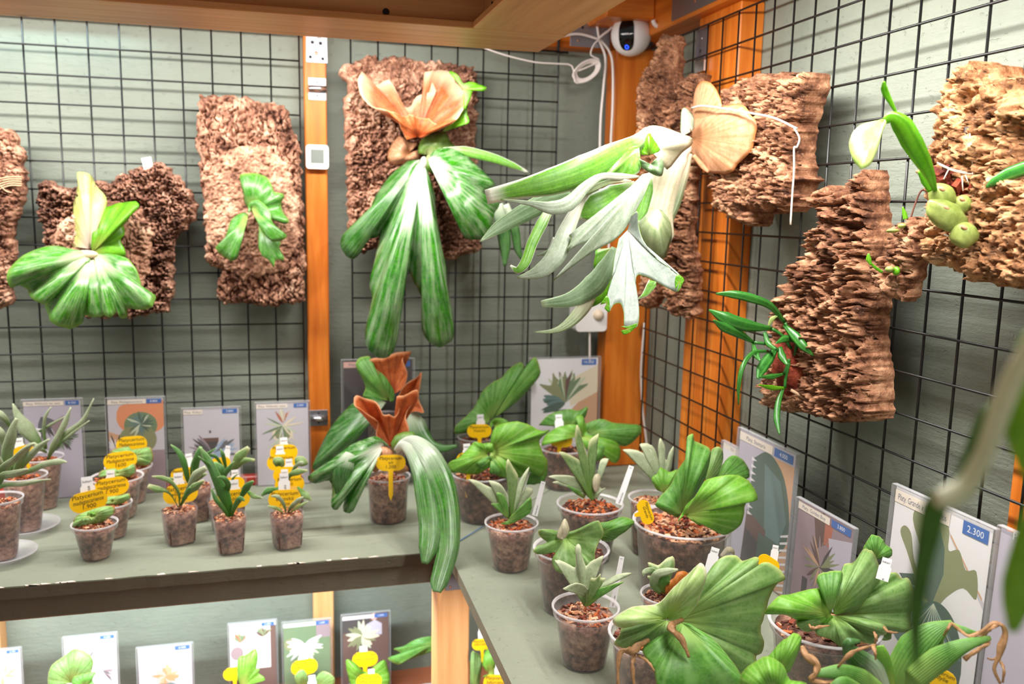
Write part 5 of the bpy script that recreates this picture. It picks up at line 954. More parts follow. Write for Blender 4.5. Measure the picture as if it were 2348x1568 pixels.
leaf('frond', fan(R3, (620, 890), [(612, 800), (640, 735), (652, 690), (660, 655), (700, 656), (736, 622), (746, 655), (784, 663), (740, 702), (700, 745), (660, 810), (640, 850)], d-.012, -.012, -.004, .001, 2), 'sage_green', t)
t, d, _ = potpx('huge pale veined shield fern spilling over its pot in the foreground', 1500, 1451, 206, 1640, 160, group='green shield ferns', chipset='dark', soil='soil')
leaf('shield_frond', fan(R3, (1400, 1020), [(1480, 1010), (1590, 860), (1640, 680), (1700, 560), (1800, 470), (1900, 463), (1960, 510), (2060, 480), (2102, 490), (2090, 560), (2150, 520), (2251, 560), (2332, 660), (2255, 700), (2182, 850), (2150, 980), (2112, 1100), (2142, 1200), (2120, 1300), (2070, 1332), (2082, 1420), (1950, 1482), (1900, 1400), (1700, 1200), (1520, 1060)], d-.02, -.01, -.030, .006, 4, 16), 'shield_sage', t)
leaf('frond', fan(R3, (1440, 1040), [(1500, 1050), (1700, 1180), (1850, 1350), (1950, 1500), (1990, 1650), (1300, 1650), (1200, 1450), (1100, 1300), (1150, 1220), (1270, 1230), (1400, 1240)], d-.05, -.07, -.03, .008, 2, 14), 'shield_mid', t)
leaf('shield_frond', fan(R3, (1310, 1020), [(1080, 1030), (930, 1080), (900, 1150), (858, 1232), (980, 1262), (1000, 1230), (1130, 1190), (1260, 1232), (1420, 1222), (1390, 1100), (1350, 1040)], d-.06, -.02, -.02, .006, 5, 11), 'shield_sage', t)
leaf('shield_frond', fan(R3, (1310, 1003), [(1290, 1010), (1150, 1035), (1000, 1060), (925, 1088), (845, 1040), (870, 985), (980, 920), (1060, 900), (1180, 890), (1260, 860), (1350, 760), (1420, 690), (1500, 620), (1560, 560), (1612, 528), (1648, 600), (1640, 680), (1600, 790), (1560, 890), (1480, 980), (1400, 1020), (1340, 1022)], d-.07, -.03, -.03, .006, 3, 14), 'shield_pale', t, label='pale veined upper shield')
R(t, R3, d-.085, [([(1450, 1010), (1380, 1050), (1350, 1080), (1420, 1160), (1470, 1250), (1500, 1340)], [30, 60, 80, 60, 40, 16]), ([(1155, 1185), (1080, 1240), (1000, 1280), (910, 1300), (890, 1440), (890, 1590)], [24, 70, 70, 40, 30, 24]), ([(1040, 1260), (1015, 1400), (1030, 1590)], [40, 36, 24]), ([(1060, 1320), (1150, 1380), (1205, 1460)], [20, 24, 8])], 'dry_brown', name='dry_frond', curl=.5, tw=[0, 1.0, -.6, 1.1, -.3, .8, 0])
t, d, _ = potpx('rosette shield fern, nested round leaves in a dark pot by the large price card', 1890, 1428, 245, 1640, 190, group='green shield ferns', chipset='dark', soil='soil_dark')
leaf('shield_frond', fan(R4, (1110, 470), [(1050, 460), (1010, 400), (1060, 310), (1090, 273), (1170, 310), (1190, 350), (1252, 402), (1232, 462), (1130, 475)], d+.0, .0, -.01, .003, 2, 7), 'shield_mid', t)
leaf('shield_frond', fan(R4, (800, 940), [(1000, 880), (1100, 740), (1160, 622), (1282, 588), (1332, 640), (1390, 640), (1432, 760), (1432, 860), (1402, 950), (1412, 1040), (1372, 1082), (1252, 1086), (1242, 1140), (1180, 1152), (1105, 1100), (1000, 1020)], d-.01, -.0, -.03, .008, 4, 13), 'shield_sage', t)
leaf('shield_frond', fan(R4, (760, 945), [(690, 1000), (480, 985), (468, 1040), (540, 1082), (600, 1068), (640, 1112), (740, 1142), (800, 1190), (870, 1232), (960, 1160), (1100, 1182), (1112, 1110), (1202, 1100), (1180, 1020), (1000, 960)], d-.03, -.04, -.03, .008, 4, 12), 'shield_sage', t)
leaf('shield_frond', fan(R4, (740, 935), [(760, 960), (690, 1012), (600, 988), (500, 1000), (400, 950), (330, 930), (208, 932), (204, 905), (300, 790), (400, 772), (640, 722), (720, 800), (735, 880)], d-.045, -.03, -.03, .006, 4, 12), 'shield_fresh', t)
leaf('shield_frond', fan(R4, (770, 925), [(755, 860), (830, 640), (835, 570), (860, 520), (940, 500), (1010, 402), (1060, 400), (1112, 450), (1152, 590), (1142, 680), (1092, 780), (1000, 882), (900, 932), (800, 940), (752, 915)], d-.04, .02, -.03, .005, 2, 12), 'shield_sage', t)
leaf('frond', fan(R4, (740, 930), [(712, 850), (672, 740), (625, 658), (655, 600), (740, 580), (830, 578), (832, 660), (792, 760), (757, 860)], d-.062, .0, -.012, .001, 1, 9), 'shield_mid', t)
R(t, R4, d-.085, [([(560, 1020), (590, 1050), (650, 1040), (730, 1030)], [10, 30, 24, 5]), ([(1180, 1040), (1220, 1080), (1300, 1090)], [20, 24, 5]), ([(1100, 1080), (1120, 1130), (1110, 1190)], [16, 30, 8])], 'dry_brown', name='dry_frond', curl=.5, tw=[0, 1.0, -.6, 1.1, -.3, .8, 0], lean=0)
t, d, _ = potpx('dark green antler fern with twisted dry brown frond tips, cut by the bottom edge', 1990, 1690, 190, 1900, 150, group=AG, chipset='dark')
leaf('frond', fan(R4, (290, 1640), [(-20, 1640), (0, 1440), (100, 1340), (222, 1288), (342, 1360), (402, 1480), (540, 1510), (560, 1640)], d-.02, -.02, -.03, .004, 2, 10), 'shield_fresh', t)
leaf('frond', fan(R4, (300, 1440), [(210, 1300), (320, 1180), (400, 1120), (432, 1092), (492, 1120), (482, 1220), (400, 1410)], d+.005, .0, -.012, .002, 2, 8), 'shield_fresh', t)
R(t, R4, d, [([(1280, 1700), (1330, 1450), (1460, 1230), (1600, 1090), (1750, 1000)], [150, 260, 300, 190, 30], 'shield_mid'), ([(1420, 1480), (1640, 1310), (1840, 1200), (2070, 1130)], [180, 190, 110, 30], 'shield_mid', -.02), ([(1720, 1000), (1850, 1070), (1985, 1100)], [20, 60, 20], 'shield_mid', .005), ([(1200, 1660), (1080, 1420), (950, 1300), (890, 1210), (900, 1165), (985, 1160)], [130, 230, 170, 96, 70, 20], 'frond_dark', -.01), ([(1230, 1600), (1200, 1420), (1170, 1280), (1150, 1195)], [100, 120, 110, 60], 'shield_fresh', .0), ([(1180, 1600), (1000, 1480), (820, 1420), (600, 1430)], [120, 170, 130, 40], 'shield_mid', -.02), ([(1020, 1640), (860, 1520), (740, 1530)], [160, 130, 30], 'shield_mid', -.03)], 'shield_mid')
R(t, R4, d-.03, [([(1740, 1005), (1830, 1080), (1900, 1115), (2000, 1080), (2090, 1015), (2165, 1025), (2192, 1100), (2160, 1200), (2140, 1290), (2100, 1390), (2150, 1510)], [14, 26, 30, 30, 36, 40, 40, 60, 40, 26, 16]), ([(2130, 1290), (2180, 1390), (2170, 1500)], [20, 22, 12]), ([(2150, 1280), (2090, 1310), (2045, 1300)], [16, 14, 8]), ([(1960, 1150), (2080, 1050), (2150, 1020)], [20, 30, 16]), ([(2062, 1130), (2045, 1180), (1950, 1240), (1850, 1310)], [16, 30, 30, 40]), ([(1680, 1110), (1740, 1015)], [10, 24]), ([(1120, 1190), (1000, 1220), (900, 1270), (800, 1375)], [16, 20, 40, 10]), ([(1090, 1190), (1110, 1250), (1115, 1310)], [40, 24, 8]), ([(500, 1200), (540, 1270), (620, 1350), (620, 1430), (580, 1480), (700, 1500), (780, 1490)], [20, 80, 60, 50, 40, 30, 10])], 'dry_brown', name='dry_frond', curl=.5, tw=[0, 1.0, -.6, 1.1, -.3, .8, 0], lean=-.01)
# ------------------------------------------------------------------ lettering
TXT = {}
def txtmesh(s):
    if s not in TXT:
        cu = bpy.data.curves.new('txt', 'FONT'); cu.body = s; cu.size = 1; cu.resolution_u = 2; o = bpy.data.objects.new('txt', cu)
        COL.objects.link(o); me = bpy.data.meshes.new_from_object(o)
        V = np.array([v.co[:] for v in me.vertices]); Fc = [list(p.vertices) for p in me.polygons]
        bpy.data.objects.remove(o); bpy.data.meshes.remove(me); bpy.data.curves.remove(cu)
        if len(V): V[:, 0] -= V[:, 0].min()
        TXT[s] = (V, Fc)
    return TXT[s]
def text(s, O, X, Y, h, mat, parent, width=None, shear=0.0, center=True, name='lettering'):
    """flat letters from O along X, cap height about .7 h; squeezed to width"""
    V, Fc = txtmesh(s)
    if not len(V): return None
    w_ = V[:, 0].max()*h; k = min(1.0, width/w_) if width else 1.0
    x = V[:, 0]*h*k+V[:, 1]*h*shear; x = x-(x.max()/2 if center else 0)
    W = np.array(O)+np.outer(x, X)+np.outer(V[:, 1]*h, Y); return obj(name, (W, Fc), mat, parent)
# ------------------------------------------------------------------ yellow plant labels and white name sticks
def frame_at(c, roll, yaw=0.0, tilt=0.0):
    n = CAM-np.array(c); n[2] *= .35; n = norm(n); n = norm(n+np.cross((0, 0, 1), n)*yaw+np.array([0, 0, tilt])); x = norm(np.cross((0, 0, 1), n)); y = np.cross(n, x)
    cr, sr = math.cos(roll), math.sin(roll); return x*cr+y*sr, -x*sr+y*cr, n
def plate(poly, O, X, Y, N, th):
    n = len(poly); O, X, Y, N = map(np.array, (O, X, Y, N)); V = [tuple(O+X*a+Y*b+N*th/2) for a, b in poly]+[tuple(O+X*a+Y*b-N*th/2) for a, b in poly]
    return V, [list(range(n)), [n+i for i in range(n)][::-1]]+[[i, n+i, n+(i+1) % n, (i+1) % n] for i in range(n)]
def ylabel(label, cx, cy, w, d, lines, roll=0.0, hh=.58, stake=1.3, yaw=0.0, tilt=0.0):
    """yellow stadium shaped label on a stake"""
    c = P(cx, cy, d); W = w/FPX*d; H = W*hh; X, Y, N = frame_at(c, math.radians(roll), yaw, tilt); r = H*.5; a = W/2-r
    po = []
    for k in range(9): an = math.pi*(.5+k/8); po.append((-a+r*math.cos(an), r*math.sin(an)))
    sw = W*.075
    po += [(-sw*1.3, -H/2), (-sw, -H/2-.004), (-sw, -H/2-H*stake*.8), (0, -H/2-H*stake), (sw, -H/2-H*stake*.8), (sw, -H/2-.004), (sw*1.3, -H/2)]
    for k in range(9): an = math.pi*(-.5+k/8); po.append((a+r*math.cos(an), r*math.sin(an)))
    foot = c-Y*(H/2+H*stake); t = thing('plant_label', label, 'plant label', tuple(foot), 'yellow plant labels')
    obj('paddle', plate(po, c, X, Y, N, .0011), 'tag_yellow', t)
    n = len(lines)
    for i, s in enumerate(lines):
        if s: text(s, c+Y*(H*(.20-.27*i) if n > 1 else -H*.1)+N*.0008, X, Y, H*.30, 'ink', t, W*.80, .12)
    return t
def wstick(label, x0, y0, x1, y1, w, d, txt='kakari', side='', roll=None, full=True):
    """white name stick: from (x0,y0) top centre to (x1,y1) lower end, width w px"""
    a = P(x0, y0, d); b = P(x1, y1, d); Y = norm(a-b); N = norm(CAM-a); X = norm(np.cross(Y, N)); N = np.cross(X, Y); L = np.linalg.norm(a-b); W = w/FPX*d
    c = (a+b)/2; h = L/2
    if full: po = [(-W*.38, h), (W*.38, h), (W*.38, h-W*.62), (W*.5, h-W*.78), (W*.5, -h), (-W*.5, -h), (-W*.5, h-W*.78), (-W*.38, h-W*.62)]
    else: po = [(-W*.4, h), (W*.4, h), (W*.5, -h), (-W*.5, -h)]
    t = thing('name_stick', label, 'plant label', tuple(b), 'white name sticks')
    obj('stick', plate(po, c, X, Y, N, .0009), 'tag_white', t)
    text(txt, c+Y*(h-W*.42)+N*.0007, X, Y, W*.26, 'ink', t, W*.6)
    if side: text(side, c+N*.0007-Y*(h*.95)+X*W*.16, Y, -X, W*.34, 'ink', t, L*.62, center=False)
    return t
def dz(px, py, off=0.0): return dep(onZ(px, py, ZS))+off
PL = 'Platycerium'
d_ = lambda cx, by: dep(onZ(cx, by, ZS))
# labels: x, y, width, depth, text
ylabel('yellow label of the front madagascar fern, tilted, priced', 203, 1149, 80, 1.372, [PL, 'madagascariense', '1.900'], 8)
ylabel('yellow label of the second madagascar fern, lettered and priced', 256, 1116, 74, 1.458, [PL, 'madagascariense', '1.900'], 4)
ylabel('yellow label of the third madagascar fern, over the wide pot', 276, 1056, 71, 1.552, [PL, 'Madagascariense', '1600'], 3)
ylabel('yellow label of the hindmost madagascar fern, against the orange pot card', 302, 1019, 66, 1.612, [PL, 'Madagascariense', ''], 0)
wstick('white name stick behind the front madagascar label', 198.5, 1093, 203, 1140, 31, 1.379, 'kakari', 'riense')
wstick('white name stick behind the second madagascar label', 253, 1078, 254, 1108, 23, 1.465)
ylabel('yellow label half hidden among the grey antler fronds', 54, 1035, 44, 1.482, ['', ''], 12, .62)
wstick('white name stick standing in the middle antler pot', 43, 1004, 46, 1034, 20, 1.489)
wstick('white name stick leaning in the rear antler pot', 88, 982, 80, 1016, 17, 1.585)
ylabel('yellow label of the strap fern with low pale blades', 414, 1132, 76, 1.438, [PL, 'willinckii', '1.900'], 4)
wstick('white name stick over the label of the low pale bladed fern', 408, 1084, 410, 1118, 26, 1.445, 'kakari', 'lur')
ylabel('yellow label of the strap fern behind the pale bladed one', 420, 1088, 54, 1.54, [PL, 'willinckii', ''], 4)
wstick('white name stick among the upright blades of the rear strap fern', 432, 1040, 437, 1074, 19, 1.547)
ylabel('yellow label behind the broad dark forked blade', 535, 1144, 74, 1.404, [PL, 'lemoinei', '1.600'], 2)
wstick('white name stick just right of the broad dark forked blade', 536, 1100, 538, 1130, 26, 1.411, 'kakari', 'ur')
ylabel('yellow label peeking between the forked fern and the one behind it', 536, 1108, 48, 1.495, ['', ''], 2)
wstick('white name stick at the centre of the strap fern crowd', 538, 1077, 540, 1100, 20, 1.502)
ylabel('yellow label furthest back in the strap fern crowd', 505, 1062, 46, 1.55, ['', ''], 6)
wstick('white name stick curling up in front of the grey fern card', 523, 1022, 516, 1072, 14, 1.557)
ylabel('yellow label with price behind four short pale leaves', 653, 1144, 74, 1.430, [PL, 'elitoskii', 'mini', '1.200'], 0)
wstick('white name stick over the label of the four leaf fern', 651, 1085, 652, 1126, 26, 1.437, 'kakari', 'luns')
ylabel('yellow label second from the front in the tag crowded row', 664, 1110, 66, 1.508, [PL, 'skii', ''], 0)
wstick('white name stick second from the front in the tag crowded row', 652, 1076, 653, 1100, 20, 1.515)
ylabel('yellow label third from the front in the tag crowded row', 658, 1088, 62, 1.525, ['', ''], 0)
wstick('white name stick third from the front in the tag crowded row', 662, 1052, 663, 1074, 20, 1.532)
ylabel('yellow label second from the back in the tag crowded row', 645, 1060, 64, 1.580, [PL, '', ''], 0)
wstick('white name stick second from the back in the tag crowded row', 641, 1022, 643, 1046, 22, 1.587)
ylabel('yellow label at the very back of the tag crowded row', 651, 1037, 62, 1.598, [PL, '', ''], 0)
wstick('white name stick at the very back of the tag crowded row', 650, 1003, 652, 1030, 21, 1.605)
ylabel('yellow label staked in the brown shield fern pot', 896, 1061, 68, 1.480, [PL, 'xlt', '1.200'], 0, .54, 1.9)
ylabel('yellow label staked in the wide dark pot of the corner', 1077, 1056, 62, 1.506, [PL, 'Veitchii', ''], -4, .56, 2.0)
wstick('white name stick behind the label of the wide dark pot', 1070, 1017, 1072, 1046, 21, 1.513)
ylabel('yellow label of the rearmost upright shield fern', 1099, 988, 56, 1.74, [PL, 'Veitchii', ''], 2, .55)
wstick('white name stick of the rearmost upright shield fern', 1101, 950, 1103, 982, 20, 1.747)
ylabel('yellow label staked in the pot before the corner post', 1285, 1008, 56, 1.70, [PL, 'Veitchii', ''], -6, .58, 2.0)
wstick('white name stick before the tall antler picture card', 1281, 950, 1284, 1002, 20, 1.707)
ylabel('yellow label turned edgeways in the big chip filled pot', 1480, 1174, 58, 1.212, [PL, 'Grande', ''], -68, .52, .4)
ylabel('yellow label peeping over the huge pale leaf', 1762, 1292, 52, 1.06, ['', ''], -28, .62)
wstick('white name stick beside the yellow label behind the huge leaf', 1779, 1250, 1770, 1310, 17, 1.07)
wstick('white name stick leaning over the tip of the huge pale leaf', 1641, 1256, 1624, 1320, 24, 1.09)
wstick('white name stick behind the round nested leaves', 2035, 1280, 2022, 1330, 27, .93, 'kakari', 'n')
ylabel('large yellow label in the nearest pot at the bottom edge', 2153, 1553, 74, .80, [PL, 'dridylie', ''], -14, .6)
for lb, a, b, wd, dd in (('slim white stick leaning in the pot by the blue line', (1246, 1104), (1226, 1182), 13, 1.32), ('slim white stick leaning in the tall antler pot', (1448, 1068), (1418, 1156), 15, 1.335), ('slim white stick leaning in the nearest small pot', (1426, 1276), (1404, 1392), 14, 1.09)):
    t = wstick(lb, *a, *b, wd, dd, 'kak', 'Willinckii Jen', full=False)
# ------------------------------------------------------------------ picture cards in acrylic holders
def rot_(pts, c, a, s=1.0): ca, sa = math.cos(a)*s, math.sin(a)*s; return [(c[0]+x*ca-y*sa, c[1]+x*sa+y*ca) for x, y in pts]
def blade(c, a, L, w, asp, m, fork=False):
    p = [(0, -w*.3), (L*.35, -w), (L*.75, -w*.75), (L, 0), (L*.75, w*.6), (L*.35, w), (0, w*.3)] if not fork else [(0, -w*.3), (L*.5, -w), (L, -w*1.8), (L*.72, -w*.1), (L*1.02, w*1.5), (L*.5, w), (0, w*.3)]
    return (m, [(x, y*asp if False else y) for x, y in rot_(p, c, a)])
def burst(c, n, L, w, a0, a1, mats, seed, fork=False):
    rr = random.Random(seed); out = []
    for i in range(n):
        a = math.radians(a0+(a1-a0)*(i+rr.uniform(-.3, .3))/max(1, n-1)); out.append(blade(c, a, L*rr.uniform(.75, 1.1), w*rr.uniform(.7, 1.2), 1, rr.choice(mats), fork))
    return out
def ell(c, rx, ry, m, n=18, a=0): return (m, rot_([(rx*math.cos(6.283*i/n), ry*math.sin(6.283*i/n)) for i in range(n)], c, a))
def rect(x0, y0, x1, y1, m): return (m, [(x0, y0), (x1, y0), (x1, y1), (x0, y1)])
def card(label, BL, Xd, W, H, N, title, price, shapes, bg, photo=None, lean=.06, strip=(0.0, .68), pricew=.28, title_mat='ink_blue', top_edge=True, strip_bg='strip_cream', rowh=None, prx=.97, side_margin=.03, price_mat='price_blue', ref=1.25):
    """acrylic holder standing at BL, width W along Xd, height H; print with flat shapes in card units (0..1 wide, 0..H/W high)"""
    BL = np.array(BL, float); Xd = norm(Xd); N = norm(N); Yd = norm(np.array([0, 0, 1.0])-N*lean); N = norm(np.cross(Xd, Yd))
    t = thing('picture_card', label, 'picture card', tuple(BL+Xd*W/2), 'picture cards in acrylic holders')
    C0 = BL+Xd*W/2+Yd*H/2; th = .0016
    ho = obj('front_sheet', obox(C0+N*.0030, Xd, Yd, N, W, H, th), 'acrylic', t)
    obj('back_sheet', obox(C0-N*.0022, Xd, Yd, N, W, H, th), 'acrylic', t)
    for s in (-1, 1): obj('side_edge', obox(C0+Xd*s*(W/2+.0004), Xd, Yd, N, .0008, H, .0064), 'acrylic_edge', t)
    obj('top_edge', obox(C0+Yd*(H/2+.0004), Xd, Yd, N, W, .0008, .0064), 'acrylic_edge', t)
    ph0, ph1 = photo if photo else (0.0, 1.0)     # part of the height that carries the print
    mg = W*side_margin; pw = W-2*mg; PO = BL+Xd*mg+Yd*(H*ph0+.001); pH = H*(ph1-ph0)-.003
    pa = obj('print', obox(PO+Xd*pw/2+Yd*pH/2+N*.0003, Xd, Yd, N, pw, pH, .0005), bg, t)
    V, Fc, mi, mats = [], [], [], []; U = pw; top = pH/pw; sh = top-ref
    for k, (m, pts) in enumerate(shapes):
        if m not in mats: mats.append(m)
        z = .00062+.000012*k; n0 = len(V)
        if len(pts) >= 7: pts = [tuple(p) for p in crom(list(pts)+[pts[0]], 4)[:-1]]
        for x, y in pts: V.append(tuple(PO+Xd*min(max(x, 0), 1)*U+Yd*min(max(y+sh if y > .001 else 0, 0), top)*U+N*z))
        Fc.append(list(range(n0, len(V)))); mi.append(mats.index(m))
    if Fc: obj('picture', (V, Fc, {'mi': mi}), mats, pa, label='printed plant picture')
    rh = rowh or .085; z = .00062+.000012*(len(shapes)+2); zz = N*(z+.0001)
    def lab(x0, x1, m, s, tm, name):
        c = PO+Xd*(x0+x1)/2*U+Yd*(pH-U*rh*.72)+zz; sb = obj(name, obox(c, Xd, Yd, N, (x1-x0)*U, rh*U, .00006), m, pa)
        if s: text(s, c-Yd*U*rh*.24+N*.00008, Xd, Yd, U*rh*.72, tm, pa, (x1-x0)*U*.88)
    if title: lab(strip[0], strip[1], strip_bg, title, title_mat, 'title_strip')
    if price: lab(prx-pricew, prx, price_mat, price, 'ink_pale', 'price_tag')
    return t
def card_back(label, xl, xr, ytop, Y, title, price, shapes, bg, Z=ZS, **k):
    a = onY(xl, ytop, Y); b = onY(xr, ytop, Y); W = b[0]-a[0]; H = a[2]-Z-.001
    return card(label, (a[0], Y, Z+.0006), (1, 0, 0), W, H, (0, -1, 0), title, price, shapes, bg, lean=.03, **k)
def card_side(label, xl, xr, ytop, X, title, price, shapes, bg, Z=ZS, yb=None, lean=.03, **k):
    a = onX(xl, ytop, X); y1 = a[1]
    y0 = onX(xr, yb, X)[1]
    return card(label, (X, y1, Z+.0006), (0, -1, 0), y1-y0, a[2]-Z, (-1, 0, 0), title, price, shapes, bg, lean=lean, **k)
YC = 1.714
card_back('picture card behind the grey antler ferns, brush tipped bat wing fronds on lilac', 46, 187, 918, YC, 'Platy. Willinckii mt. east', '8.700', burst((.3, .92), 9, .42, .04, -95, -25, ['p_dark', 'p_slate', 'p_mauve'], 1)+burst((.62, .52), 14, .3, .025, -110, 30, ['p_slate', 'p_dark', 'p_green'], 2)+[('p_mauve', [(.45, .8), (.7, .95), (.72, .7), (.55, .5)])], 'p_lilac', strip=(0, .70), pricew=.24)
card_back('picture card with an orange clay pot and a spiny green ball', 240, 377, 914, YC, 'Platy. Madagascariense', '8.800', [rect(0, 0, 1, 1.2, 'p_grey'), ('p_tan', [(0, .62), (.35, .48), (.2, .3), (0, .45)]), ('p_skin', [(.16, 1.0), (.24, 1.12), (.5, 1.16), (1, 1.2), (1, .7), (.7, .55), (.3, .62), (.16, .8)]), ell((.58, .72), .30, .26, 'p_green'), ell((.52, .44), .34, .30, 'p_olive')]+burst((.58, .74), 22, .26, .022, 0, 360, ['p_pale', 'p_deep', 'p_teal'], 3)+burst((.12, .2), 10, .34, .02, 40, 130, ['p_slate', 'p_dark', 'p_white'], 4)+[rect(.35, 0, 1, .22, 'p_mauve')], 'p_grey', strip=(0, .70))
card_back('picture card with a dark spiky fern in a hanging pot on pale grey', 415, 551, 937, YC, 'Platy. Ridleyi', '3.800', [('p_dark', [(.33, .62), (.62, .62), (.54, .4), (.42, .4)]), ('p_brown', [(.33, .68), (.62, .68), (.62, .61), (.33, .61)])]+burst((.48, .38), 11, .42, .035, 120, 205, ['p_slate', 'p_dark', 'p_mauve'], 5)+burst((.52, .40), 8, .44, .04, -10, 50, ['p_sky', 'p_slate', 'p_sky'], 6)+burst((.5, .36), 8, .3, .06, 215, 330, ['p_sky', 'p_mauve', 'p_slate'], 7)+[ell((.47, .80), .022, .03, 'p_slate')], 'p_grey', strip=(0, .34), pricew=.27)
card_back('picture card beside the batten with a pale fern heart and reddish crown', 583, 710, 924, YC, 'Platy. Willinckii celso', '3.900', burst((.5, .85), 9, .28, .02, 60, 120, ['p_pink', 'p_rust', 'p_cream', 'p_pale'], 8)+[ell((.5, .62), .2, .17, 'p_cream'), ell((.5, .60), .15, .13, 'p_grey'), ell((.42, .62), .07, .10, 'p_olive'), ell((.58, .62), .07, .10, 'p_olive')]+burst((.5, .78), 10, .40, .022, 150, 390, ['p_pale', 'p_cream', 'p_green'], 9)+burst((.5, .55), 8, .42, .018, 215, 325, ['p_pale', 'p_olive', 'p_cream'], 10), 'p_grey', strip=(0, .60), pricew=.25)
card_back('dark picture card behind the two brown shield ferns', 783, 951, 826, 1.732, 'Platy. xlt', '1.600', [rect(0, 0, 1, 1.5, 'p_dark'), ('p_black', [(0, 0), (1, 0), (1, .5), (.6, .9), (.2, .7), (0, .9)])]+burst((.5, .5), 9, .5, .06, 0, 180, ['p_brown', 'p_dark', 'p_black'], 11), 'p_dark', strip=(0, .36), strip_bg='p_pink')
card_back('tall picture card of a ruffled antler fern beside the corner post', 1216, 1379, 822, 1.690, '', '14.500', [('p_tan', [(.6, .5), (1, .9), (1, .2), (.6, .2)]), ('p_cream', [(.5, .9), (1, 1.15), (1, .75), (.6, .55)])]+burst((.5, .62), 9, .42, .08, 55, 130, ['p_olive', 'p_green', 'p_brown', 'p_pale'], 12, True)+burst((.5, .6), 6, .34, .05, 160, 200, ['p_teal', 'p_deep'], 13)+burst((.5, .5), 5, .35, .05, 215, 330, ['p_deep', 'p_teal'], 14), 'p_white', pricew=.22)
XC = .672
card_side('narrow picture card mostly hidden behind the tall grey green one', 1652, 1720, 1010, .702, 'Platy', '', [ell((.4, .5), .3, .4, 'p_rust')], 'p_white', yb=1035)
card_side('tall picture card with a grey green fern, leaning by the side wire grid', 1688, 1822, 980, .692, 'Platy. Stemaria', '4.000', [rect(0, 0, 1, 1.9, 'p_lilac'), rect(.62, .2, 1, 1.6, 'p_tan'), ('p_deep', [(.30, 1.5), (.55, 1.62), (.85, 1.45), (1, 1.05), (.92, .75), (.6, .62), (.35, .75), (.28, 1.1)]), ('p_teal', [(.5, 1.5), (.8, 1.4), (.95, 1.05), (.85, .8), (.6, .8)]), ('p_brown', [(.25, .95), (.62, .85), (.6, .0), (.2, .0)]), ('p_dark', [(.25, .75), (.9, .6), (.85, 0), (.2, 0)]), ('p_deep', [(.5, .8), (.75, .75), (.72, 0), (.48, 0)])]+[('p_white', [(.26, 1.5-.07*i), (.36, 1.48-.07*i), (.26, 1.46-.07*i)]) for i in range(9)]+[('p_white', [(.88, .9-.07*i), (1, .95-.07*i), (1, .925-.07*i), (.88, .88-.07*i)]) for i in range(11)], 'p_lilac', yb=1036, strip=(0, .62), pricew=.32, ref=1.72)
card_side('smaller picture card with a bushy brown plant beside a stone wall', 1824, 1958, 1140, .692, 'Platy. Golden Boy', '3.800', [rect(0, 0, 1, 1.3, 'p_mauve'), ('p_brown', [(.3, 1.2), (.5, 1.25), (.55, .9), (.4, .8)]), ('p_rust', [(.52, 1.2), (.66, 1.15), (.64, .9), (.52, .9)]), ('p_lilac', [(.6, 1.0), (1, 1.1), (1, .6), (.7, .6)])]+burst((.5, .62), 30, .34, .02, 0, 360, ['p_brown', 'p_dark', 'p_olive', 'p_mauve', 'p_tan'], 15)+[rect(.2, 0, .3, .4, 'p_dark'), rect(.45, 0, .52, .3, 'p_rust'), ('p_lilac', [(.6, .45), (.9, .3), (.9, .1), (.6, .3)])], 'p_mauve', yb=1192, strip=(0, .6), pricew=.34)
card_side('large white picture card of a grand staghorn with rounded base shields', 2040, 2276, 1110, .692, 'Platy. Grande x Elephantotis', '2.300', [('p_grey', [(.6, 1.45), (1, 1.05), (1, 1.0), (.62, 1.4)]), ('p_tan', [(.62, 1.43), (.98, 1.08), (.98, 1.06), (.62, 1.41)]), ('p_olive', [(.40, .80), (.36, 1.15), (.22, 1.40), (.27, 1.52), (.40, 1.46), (.50, 1.55), (.60, 1.46), (.62, 1.30), (.72, 1.34), (.80, 1.22), (.90, 1.25), (.93, 1.05), (.80, 1.08), (.66, .95), (.55, .80)]), ('p_deep', [(.42, .85), (.44, 1.2), (.50, 1.45), (.58, 1.3), (.60, 1.1), (.52, .82)]), ('p_olive', [(.32, .95), (.20, 1.12), (.10, 1.25), (.14, 1.32), (.22, 1.28), (.28, 1.1), (.38, .95)]), ('p_deep', [(.14, .92), (.30, .98), (.34, .9), (.22, .86)]), ell((.28, .62), .22, .26, 'p_teal'), ell((.60, .45), .28, .42, 'p_deep')]+[('p_teal', rot_([(0, -.006), (.44, -.02), (.44, .0), (0, .006)], (.54, .84), math.radians(-42-11*i))) for i in range(9)]+[('p_pale', rot_([(0, -.003), (.42, -.004), (.42, .004), (0, .003)], (.54, .84), math.radians(-47-11*i))) for i in range(8)]+[('p_grey', [(0, 0), (1, 0), (1, .12), (0, .22)])], 'p_white', yb=1206, strip=(0, .60), pricew=.24, rowh=.10, ref=1.60)
card_side('pale picture card cut by the frame edge beside the large price card', 2280, 2440, 1206, .688, '', '', [('p_teal', [(.30, .55), (.36, .9), (.42, .6)]), ('p_slate', [(.22, .6), (.26, .75), (.24, .4)])], 'p_lilac', yb=1300)
tt = [o for o in COL.objects if o.name.startswith('picture_card')][-1]
c = onX(2322, 1236, .682); text('Platy', c, np.array([0, -1, 0]), np.array([0, 0, 1]), .011, 'ink_pale', tt, center=False)
